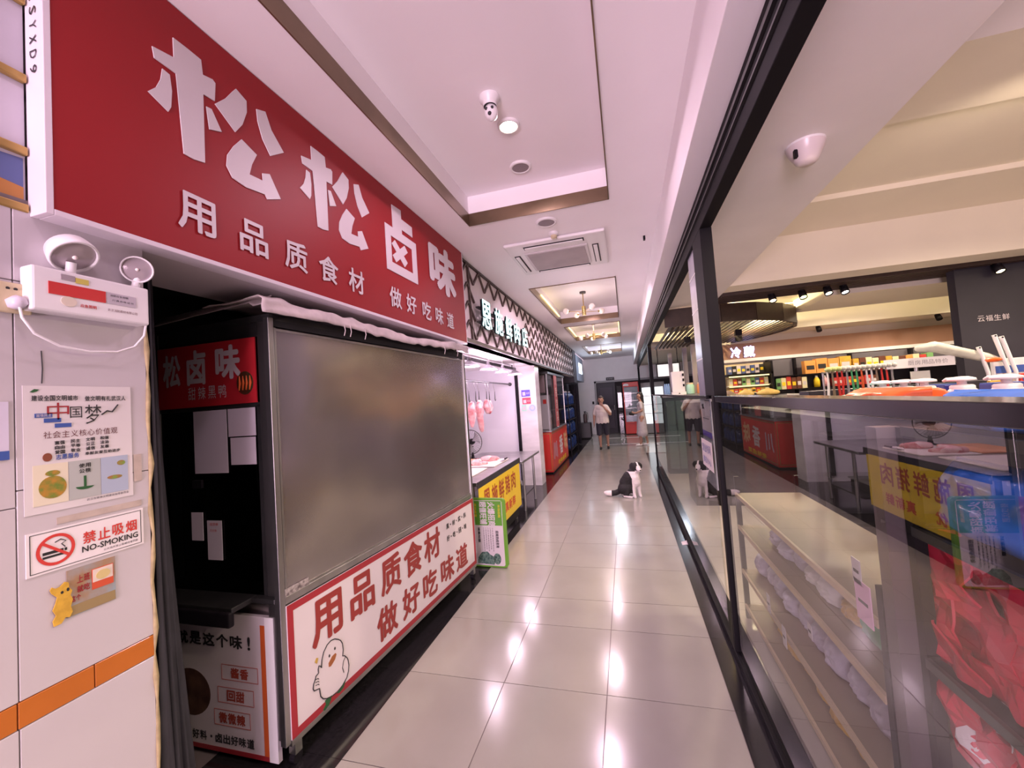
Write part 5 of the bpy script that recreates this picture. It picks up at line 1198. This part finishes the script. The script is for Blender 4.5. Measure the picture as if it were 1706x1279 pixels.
# pump bottles with white heads above the rail
def pump(loc, label):
    t = empty('pump_bottle', loc, label, 'bottle', 'white pump bottles on the shelf top'); x, y, z = loc
    mk('bottle', MB().lathe([(.001, 0), (.042, .002), (.045, .012), (.045, .07), (.034, .088), (.03, .092)], loc, n=20), WHP, t)
    mk('collar', MB().lathe([(.031, .088), (.031, .100), (.026, .104), (.012, .106)], loc, n=20), WPLAS, t)
    mk('pump_head', MB().lathe([(.012, .104), (.012, .116), (.036, .118), (.034, .126), (.016, .132), (.001, .133)], loc, n=20), WPLAS, t)
    mk('spout', MB().tube([(x, y, z + .124), (x - .02, y + .035, z + .124), (x - .022, y + .045, z + .119)], [.008, .007, .005], 8), WPLAS, t)
    return t
pb = pump((1.09, 2.16, 1.498), 'white pump bottle furthest from the camera, leftmost of five')
for x_, y, l in ((1.09, 2.02, 'second white pump bottle from the left'), (1.10, 1.92, 'third white pump bottle from the left'), (1.10, 1.74, 'fourth white pump bottle from the left'), (1.12, 1.60, 'white pump bottle nearest the camera, rightmost of five')):
    copy_tree(pb, (x_, y, 1.498), l)
for k, (x_, y) in enumerate(((1.19, 1.98), (1.20, 1.72), (1.21, 1.58))):
    t = empty('blue_box', (x_, y, 1.498), 'dark blue box behind the white pump bottles, %s from the left' % ORD[k], 'box', 'dark blue boxes behind the pump bottles')
    mk('carton', MB().box(x_ - .03, x_ + .03, y - .06, y + .06, 1.498, 1.60), mat('box_navy', (.03, .03, .22), .35), t, bevel=.003); mk('flap', MB().box(x_ - .028, x_ + .028, y - .058, y + .058, 1.600, 1.603), BLUP, t)
t = empty('red_white_box', (1.2, 1.42, 1.498), 'white box with a red corner at the right end of the pump bottles', 'box')
mk('carton', MB().box(1.12, 1.30, 1.36, 1.52, 1.498, 1.64), WPRINT, t, bevel=.004); mk('red_corner', MB().add([(1.118, 1.36, 1.64), (1.118, 1.52, 1.64), (1.118, 1.45, 1.51)], [(0, 1, 2)]), REDB, t, solid=.002); mk('red_lid', MB().box(1.12, 1.30, 1.36, 1.52, 1.641, 1.665), REDB, t)

# gondola in the middle with hanging brushes, rails, bundle
gd = empty('gondola', (2.4, 4.05, 0), 'dark double-sided gondola in the middle of the shop', 'shelves')
mk('core', MB().box(1.55, 3.6, 4.15, 4.35, 0, 1.56), NAVY, gd)
for z in (.15, .5, .85, 1.2, 1.5): mk('shelf', MB().box(1.55, 3.6, 3.85, 4.15, z - .02, z), BLK, gd)
gh = mk('label_rail', MB().box(2.02, 2.46, 3.93, 3.96, 1.70, 1.775), WPLAS, gd)
mk('lettering', chars(MB(), PL((0, 3.929, 0), (1, 0, 0)), '厨房用品特价', (2.16, 2.42, 1.72, 1.755), 0, .01), GPLAS, gh, kind='stuff')
mk('rail_post', MB().cyl((2.25, 4.0, 1.5), (2.25, 4.0, 1.71), .012), STEEL, gd); mk('sign_card', MB().box(2.20, 2.32, 3.97, 3.985, 1.60, 1.67), mat('card_grey', (.60, .60, .56), .5), gd)
hb = mk('hanger_bar', MB().cyl((1.60, 4.0, 1.71), (2.10, 4.0, 1.71), .008, n=8), STEEL, gd)
for x_ in (1.61, 2.09): mk('bar_post', MB().cyl((x_, 4.0, 1.5), (x_, 4.0, 1.71), .008, n=8), STEEL, gd)
cl_ = [('white', WPLAS), ('orange', ORGP), ('green', GRP), ('grey', GPLAS), ('red', REDB), ('brown', WOODL)]
for k in range(14):
    cn, cm = cl_[(k * 5 + k // 3) % 6]; x_ = 1.63 + k * .034
    t = empty('dish_brush', (x_, 3.97, 1.72), '%s handled brush hanging on the gondola bar, %s from the left' % (cn, ORD[k]), 'brush', 'brushes hanging on the gondola bar')
    mk('bristles', MB().ball((x_, 3.95, 1.735), .028, (.8, 1.6, .75), 10, 7), mat('bristle', (.62, .62, .56), .8, nz=.3, ns=40) if k > 2 else mat('bristle_yg', (.55, .62, .25), .8, nz=.3, ns=40), t)
    mk('handle', MB().tube([(x_, 3.97, 1.72), (x_ + .002, 3.968, 1.62), (x_ + .008 * (k % 3 - 1), 3.965, 1.505)], [.006, .008, .010], 6), cm, t)
bu = empty('wrapped_bundle', (2.5, 3.95, 1.68), 'long clear-wrapped pale bundle slanting across the gondola top', 'bundle')
blob('bundle_core', [[(2.24, 3.93, 1.845, .028), (2.34, 3.93, 1.85, .045), (2.50, 3.93, 1.79, .040), (2.64, 3.93, 1.74, .038), (2.76, 3.93, 1.70, .012)]], mat('wrap_pale', (.62, .62, .52), .25, nz=.2, ns=12, bump=.3), bu, .01)
mk('printed_end', MB().ball((2.66, 3.895, 1.715), .03, (2.0, .5, .6)), ORGP, bu)
for k, (x_, z1, tl) in enumerate(((2.60, 1.82, -.01), (2.72, 1.90, -.03), (2.76, 1.885, -.03))):
    t = empty('spatula', (x_, 3.9, 1.5), 'pale spatula handle standing up at the right, %s from the left' % ORD[k], 'spatula', 'pale spatula handles')
    mk('handle', MB().tube([(x_ + .03, 3.9, 1.5), (x_ + .03, 3.9, 1.62), (x_ + tl, 3.9, z1)], [.006, .012, .014], 8), WPLAS, t)
    mk('hole', MB().cyl((x_ + tl, 3.885, z1 - .008), (x_ + tl, 3.915, z1 - .008), .006, n=10), BPRINT, t)
for k, (x0, x1, z0, z1, m_, l) in enumerate(((2.72, 2.98, 1.50, 1.72, WHP, 'pale blister card behind the spatula handles'), (2.80, 3.0, 1.50, 1.60, REDB, 'bright red box low at the right of the gondola'), (2.62, 2.74, 1.50, 1.56, ORY, 'amber packet in front of the spatula handles'), (2.10, 2.19, 1.50, 1.555, ORY, 'small amber packet under the label rail'))):
    t = empty('packet', ((x0 + x1) / 2, 3.95 + .04 * (k == 0), z0), l, 'packet'); yy = 3.88 + .10 * (k == 0)
    mk('card', MB().box(x0, x1, yy, yy + .03, z0, z1), m_, t, bevel=.003); mk('print', MB().box(x0 + .01, x1 - .01, yy - .002, yy, z0 + (z1 - z0) * .5, z0 + (z1 - z0) * .75), BLUP, t)

# rear shelves, chilled cabinet and cartons under the wood band
chc = empty('chilled_cabinet', (2.45, 9.5, 0), 'open chilled cabinet glowing yellow under the blue sign at the rear', 'cabinet')
mk('carcass', MB().box(2.05, 2.90, 9.35, 9.78, 0, 1.30), BLK, chc); mk('back', MB().box(2.05, 2.90, 9.74, 9.78, 1.3, 2.12), mat('cab_cream', (.75, .62, .35), .5), chc)
mk('side', MB().box(2.86, 2.90, 9.3, 9.78, 1.3, 2.12), BLK, chc); mk('top', MB().box(2.05, 2.90, 9.3, 9.78, 1.86, 1.90), BLK, chc)
for z in (1.33, 1.50, 1.66): mk('shelf', MB().box(2.06, 2.86, 9.40, 9.74, z - .015, z), WPLAS, chc)
mk('tube_light', MB().box(2.1, 2.84, 9.36, 9.38, 1.835, 1.855), COVE, chc); mk('tube_light', MB().box(2.1, 2.84, 9.42, 9.435, 1.63, 1.642), COVE, chc)
rnd = random.Random(4)
def carton(x_, y, z, w_, h_, d_, m, lb_, cn, grp, mark=True):
    t = empty('carton', (x_, y, z), lb_, 'carton' , grp)
    mk('box_body', MB().box(x_ - w_ / 2, x_ + w_ / 2, y - d_ / 2, y + d_ / 2, z, z + h_), m, t)
    if mark: mk('printed_band', MB().box(x_ - w_ * .35, x_ + w_ * .35, y - d_ / 2 - .003, y - d_ / 2, z + h_ * .3, z + h_ * .62), rnd.choice([WPRINT, YEL, BPRINT]), t)
PC = {'orange': mat('c_orange', (.75, .32, .08), .4), 'cream': mat('c_cream', (.72, .66, .42), .5), 'red': mat('c_red', (.55, .06, .05), .4), 'green': mat('c_green', (.20, .42, .16), .4), 'brown': mat('c_brown', (.14, .05, .03), .4), 'black': BLK2, 'blue': mat('c_blue', (.08, .12, .30), .4), 'white': WPRINT, 'amber': ORY}
def row(x0, x1, y, z, hs, n, names, sn, grp, fill=.9):
    w_ = (x1 - x0) / n
    for k in range(n):
        cn = names[k % len(names)] if k < len(names) else rnd.choice(names); h_ = hs * (1 - .15 * rnd.random())
        carton(x0 + w_ * (k + .5), y, z, w_ * fill, h_, .16, PC[cn], '%s carton on the %s, %s from the left' % (cn, sn, ORD[k]), cn, grp)
row(2.10, 2.84, 9.52, 1.66, .15, 9, ['cream', 'red', 'brown', 'green', 'cream', 'green', 'blue', 'red', 'cream'], 'top chilled shelf', 'cartons on the top chilled shelf')
row(2.10, 2.84, 9.50, 1.50, .10, 9, ['amber', 'red', 'red', 'amber', 'cream', 'amber', 'red', 'amber', 'cream'], 'middle chilled shelf', 'cartons on the middle chilled shelf')
row(2.10, 2.84, 9.50, 1.33, .12, 7, ['amber', 'cream', 'amber', 'black', 'amber', 'cream', 'amber'], 'lowest chilled shelf', 'cartons on the lowest chilled shelf')
row(2.10, 2.78, 9.52, 1.90, .18, 8, ['blue', 'black', 'white', 'blue', 'white', 'blue', 'white', 'black'], 'roof of the chilled cabinet', 'cartons on the chilled cabinet roof')
rs_ = empty('rear_shelves', (4.4, 9.6, 0), 'long dark shelves along the rear wall under the wood band', 'shelves')
for x_ in (2.93, 3.42, 4.4, 5.4, 6.4): mk('upright', MB().box(x_ - .02, x_ + .02, 9.66, 9.78, 0, 2.15), BLK, rs_)
mk('back', MB().box(2.92, 7, 9.76, 9.79, 0, 2.15), mat('rear_grey', (.12, .11, .13), .5), rs_)
for z in (.4, .8, 1.18, 1.52, 1.80): mk('shelf', MB().box(2.92, 7, 9.42, 9.76, z - .02, z), BLK, rs_)
row(2.97, 3.52, 9.52, 1.52, .26, 6, ['green', 'cream', 'red', 'brown', 'brown', 'cream'], 'second rear shelf', 'cartons on the second rear shelf')
row(3.50, 4.30, 9.52, 1.80, .30, 4, ['orange', 'orange', 'orange', 'amber'], 'top rear shelf left part', 'cartons on the left of the top rear shelf', .95)
row(4.32, 5.6, 9.52, 1.80, .24, 12, ['amber', 'brown', 'cream', 'cream', 'brown', 'amber', 'cream', 'brown', 'orange', 'cream', 'red', 'green'], 'top rear shelf right part', 'cartons on the right of the top rear shelf')
row(3.95, 4.7, 9.52, 1.52, .18, 7, ['red', 'red', 'red', 'brown', 'red', 'red', 'brown'], 'second rear shelf right part', 'red cartons on the second rear shelf')
t = empty('spray_bottle', (3.66, 9.48, 1.52), 'yellow spray bottle between the dark and orange cartons', 'bottle'); mk('bottle', MB().lathe([(.001, 0), (.05, .004), (.052, .14), (.03, .19), (.02, .20)], (3.70, 9.48, 1.52)), YEL, t); mk('cap', MB().cyl((3.70, 9.48, 1.72), (3.70, 9.48, 1.755), .022), WPLAS, t)
t = empty('pink_bottle', (3.82, 9.48, 1.52), 'pinkish bottle beside the yellow spray bottle', 'bottle'); mk('bottle', MB().lathe([(.001, 0), (.045, .004), (.047, .15), (.02, .19)], (3.84, 9.48, 1.52)), mat('pinkish', (.70, .35, .40), .4), t); mk('cap', MB().cyl((3.84, 9.48, 1.71), (3.84, 9.48, 1.75), .02), WPLAS, t)
bs = empty('blue_glowing_sign', (2.53, 9.9, 2.26), 'glowing blue-white two character sign on the brown wood band', 'sign')
BSP = PL((0, 9.90, 0), (1, 0, 0))
for ch, a0, a1 in (('冷', 2.29, 2.50), ('藏', 2.55, 2.77)):
    c_ = MB()
    for dd in (-.028, -.02, -.01): text(c_, BSP, ch, (a0, a1, 2.265, 2.51), dd, .03)
    q = mk('character_box', c_, NAVY, bs, kind='stuff'); mk('glowing_face', text(MB(), BSP, ch, (a0, a1, 2.265, 2.51), 0, .04), LETB, q)
# bread counter in front of the chilled cabinet
brc = empty('bakery_counter', (1.3, 6.6, 0), 'low counter with bread loaves seen over the rail', 'counter')
mk('base', MB().box(.85, 2.3, 6.3, 6.9, 0, 1.46), BLK, brc); mk('top', MB().box(.83, 2.32, 6.28, 6.92, 1.46, 1.49), GPLAS, brc)
for k, (x_, w_, m_, l) in enumerate(((1.42, .12, mat('bread_dark', (.30, .22, .14), .7, nz=.3, ns=12), 'brown wrapped loaf on the bakery counter, left one'), (1.64, .14, mat('bread_gold', (.72, .50, .14), .6, nz=.25, ns=14), 'golden loaf in the middle of the bakery counter'), (1.92, .20, MATS['bread_gold'], 'long golden loaf at the right of the bakery counter'))):
    t = empty('bread_loaf', (x_, 6.45, 1.49), l, 'bread'); blob('loaf', [[(x_ - w_ * .6, 6.45, 1.53, .03), (x_, 6.45, 1.545, .055), (x_ + w_ * .6, 6.45, 1.53, .03)]], m_, t, .012)
    mk('tray', MB().box(x_ - w_, x_ + w_, 6.36, 6.54, 1.491, 1.50), BLK, t)

# service counter with machines beyond the second pane
scn = empty('service_counter', (1.25, 9.0, 0), 'dark service counter seen beyond the second pane', 'counter')
mk('front', MB().box(.72, 1.9, 8.7, 9.1, 0, 1.52), mat('counter_teal', (.06, .10, .10), .4, nz=.3, ns=5), scn); mk('top', MB().box(.70, 1.92, 8.66, 9.14, 1.52, 1.555), STEEL, scn)
for k in range(6): mk('front_panel', MB().box(.76 + k * .19, .92 + k * .19, 8.69, 8.70, .1, 1.45), mat('panel_teal', (.10, .16, .15), .35), scn, bevel=.004)
t = empty('white_machine', (1.0, 8.9, 1.555), 'white boxy machine on the service counter', 'machine')
mk('base', MB().box(.90, 1.17, 8.75, 9.0, 1.557, 1.62), WPLAS, t, bevel=.008); mk('tower', MB().box(.92, 1.16, 8.80, 9.0, 1.62, 2.03), WPLAS, t, bevel=.01); mk('mark', MB().add([(1.02, 8.749, 1.575), (1.06, 8.749, 1.575), (1.04, 8.749, 1.605)], [(0, 1, 2)]), BPRINT, t, solid=.002)
for z in (1.72, 1.83, 1.93): mk('tap', MB().box(1.12, 1.15, 8.77, 8.80, z, z + .05), BLK, t)
t = empty('bottle_pack', (.82, 8.9, 1.555), 'pale blue pack of bottles left of the white machine', 'bottles')
for k in range(6): mk('bottle', MB().lathe([(.001, 0), (.024, .004), (.026, .16), (.012, .22), (.012, .24)], (.79 + .035 * (k % 3), 8.86 + .06 * (k // 3), 1.557), n=12), mat('bottle_blue', (.22, .38, .60), .2), t)
for x_, m_, l in ((1.26, mat('jar_green', (.35, .62, .50), .2), 'pale green jar right of the white machine'), (1.46, mat('jar_orange', (.70, .28, .10), .25), 'orange jar at the right end of the service counter')):
    t = empty('jar', (x_, 8.85, 1.555), l, 'jar'); mk('jar_body', MB().lathe([(.001, 0), (.075, .004), (.08, .02), (.08, .17), (.06, .20)], (x_, 8.85, 1.557)), m_, t); mk('lid', MB().cyl((x_, 8.85, 1.757), (x_, 8.85, 1.785), .065), CPLAS, t)
# slim columns, menu screens, pendant tray beyond
for k, (x_, y, l) in enumerate(((1.15, 11.0, 'left grey column beyond the service counter'), (1.35, 9.9, 'middle grey column beyond the service counter'), (1.44, 9.3, 'right grey column beyond the service counter'))):
    t = empty('slim_column', (x_, y, 0), l, 'column'); mk('shaft', MB().box(x_ - .045, x_ + .045, y - .04, y + .04, 0, 2.6), mat('col_grey', (.28, .25, .28), .4), t); mk('foot', MB().box(x_ - .06, x_ + .06, y - .055, y + .055, 0, .08), BLK, t)
t = empty('menu_screen', (1.0, 11.6, 2.1), 'white menu screen high beyond the second post', 'screen'); mk('casing', MB().box(.85, 1.45, 11.6, 11.66, 2.02, 2.40), BLK, t); mk('screen', MB().box(.88, 1.42, 11.59, 11.60, 2.05, 2.37), mat('screen_glow', (.8, .8, .78), .5, emis=.8), t)
for x_ in (.9, 1.4): mk('hanger', MB().cyl((x_, 11.63, 2.4), (x_, 11.63, 2.8), .01, n=8), BLK, t)
t = empty('pendant_tray', (.95, 7.6, 2.7), 'dark pendant tray with hanging wires near the soffit', 'lamp'); mk('tray', MB().box(.80, 1.12, 7.45, 7.75, 2.70, 2.74), WOODD, t)
for k in range(4): mk('wire', MB().tube([(.86 + k * .07, 7.6, 2.70), (.87 + k * .07, 7.6, 2.62), (.85 + k * .08, 7.6, 2.55)], .004, 5), GPLAS, t)
for k, (x_, y) in enumerate(((.98, 6.7), (.98, 7.9), (.98, 9.2))):
    disc('soffit_downlight', x_, y, 2.88, .07, 'round white soffit downlight, %s beyond the near post' % ORD[k], 'lamp', LAMPW, 'soffit downlights')
# spot lamps
def spot(x, y, z, glow, label, gn='track spots on the slatted ceiling'):
    t = empty('track_spot', (x, y, z), label, 'lamp', gn)
    mk('mount', MB().cyl((x, y, z - .03), (x, y, z), .03, n=12), BLK, t)
    a = Vector((0, -.55, -1)).normalized(); o = Vector((x, y, z - .05))
    mk('can', MB().lathe([(.001, -.05), (.04, -.05), (.045, .0), (.045, .06), (.038, .06), (.036, .045)], o, a, 18), BLK, t)
    mk('lens', MB().lathe([(.036, .045), (.001, .047)], o, a, 18), glow, t)
    return t
for k, (x, y, g, l) in enumerate(((1.97, 6.1, LAMPY, 'warm track spot at the left of the slatted ceiling'), (2.32, 6.1, LAMPG, 'greenish track spot, second from the left'), (2.58, 6.05, LAMPY, 'warm track spot, third from the left'), (2.78, 6.1, LAMPW, 'white track spot, fourth from the left'), (4.2, 5.93, LAMPY, 'warm track spot in front of the navy wall'))):
    spot(x, y, 2.84, g, l)
for k, (x, y, z, l) in enumerate(((3.55, 8.3, 3.12, 'dark unlit spot left of the lit one on the rear ceiling'), (4.15, 8.3, 3.12, 'lit spot on the rear cream ceiling'), (4.66, 8.3, 3.12, 'dark unlit spot right of the lit one on the rear ceiling'), (3.75, 9.3, 2.72, 'dark spot hanging in front of the wood band, left one'), (5.65, 9.3, 2.72, 'dark spot hanging in front of the wood band, right one'))):
    spot(x, y, z, LAMPW if k == 1 else BLK2, l, 'spots on the rear ceiling')
for k, (x, y) in enumerate(((1.15, 7.9), (1.9, 7.6), (1.5, 8.9), (2.15, 8.6))):
    t = empty('canopy_spot', (x, y, 2.6), 'black box spot under the slatted canopy, %s from the near side' % ORD[k], 'lamp', 'box spots under the canopy')
    mk('box', MB().box(x - .05, x + .05, y - .05, y + .05, 2.50, 2.598), BLK, t); mk('lens', MB().box(x - .03, x + .03, y - .03, y + .03, 2.496, 2.50), BLK2, t)
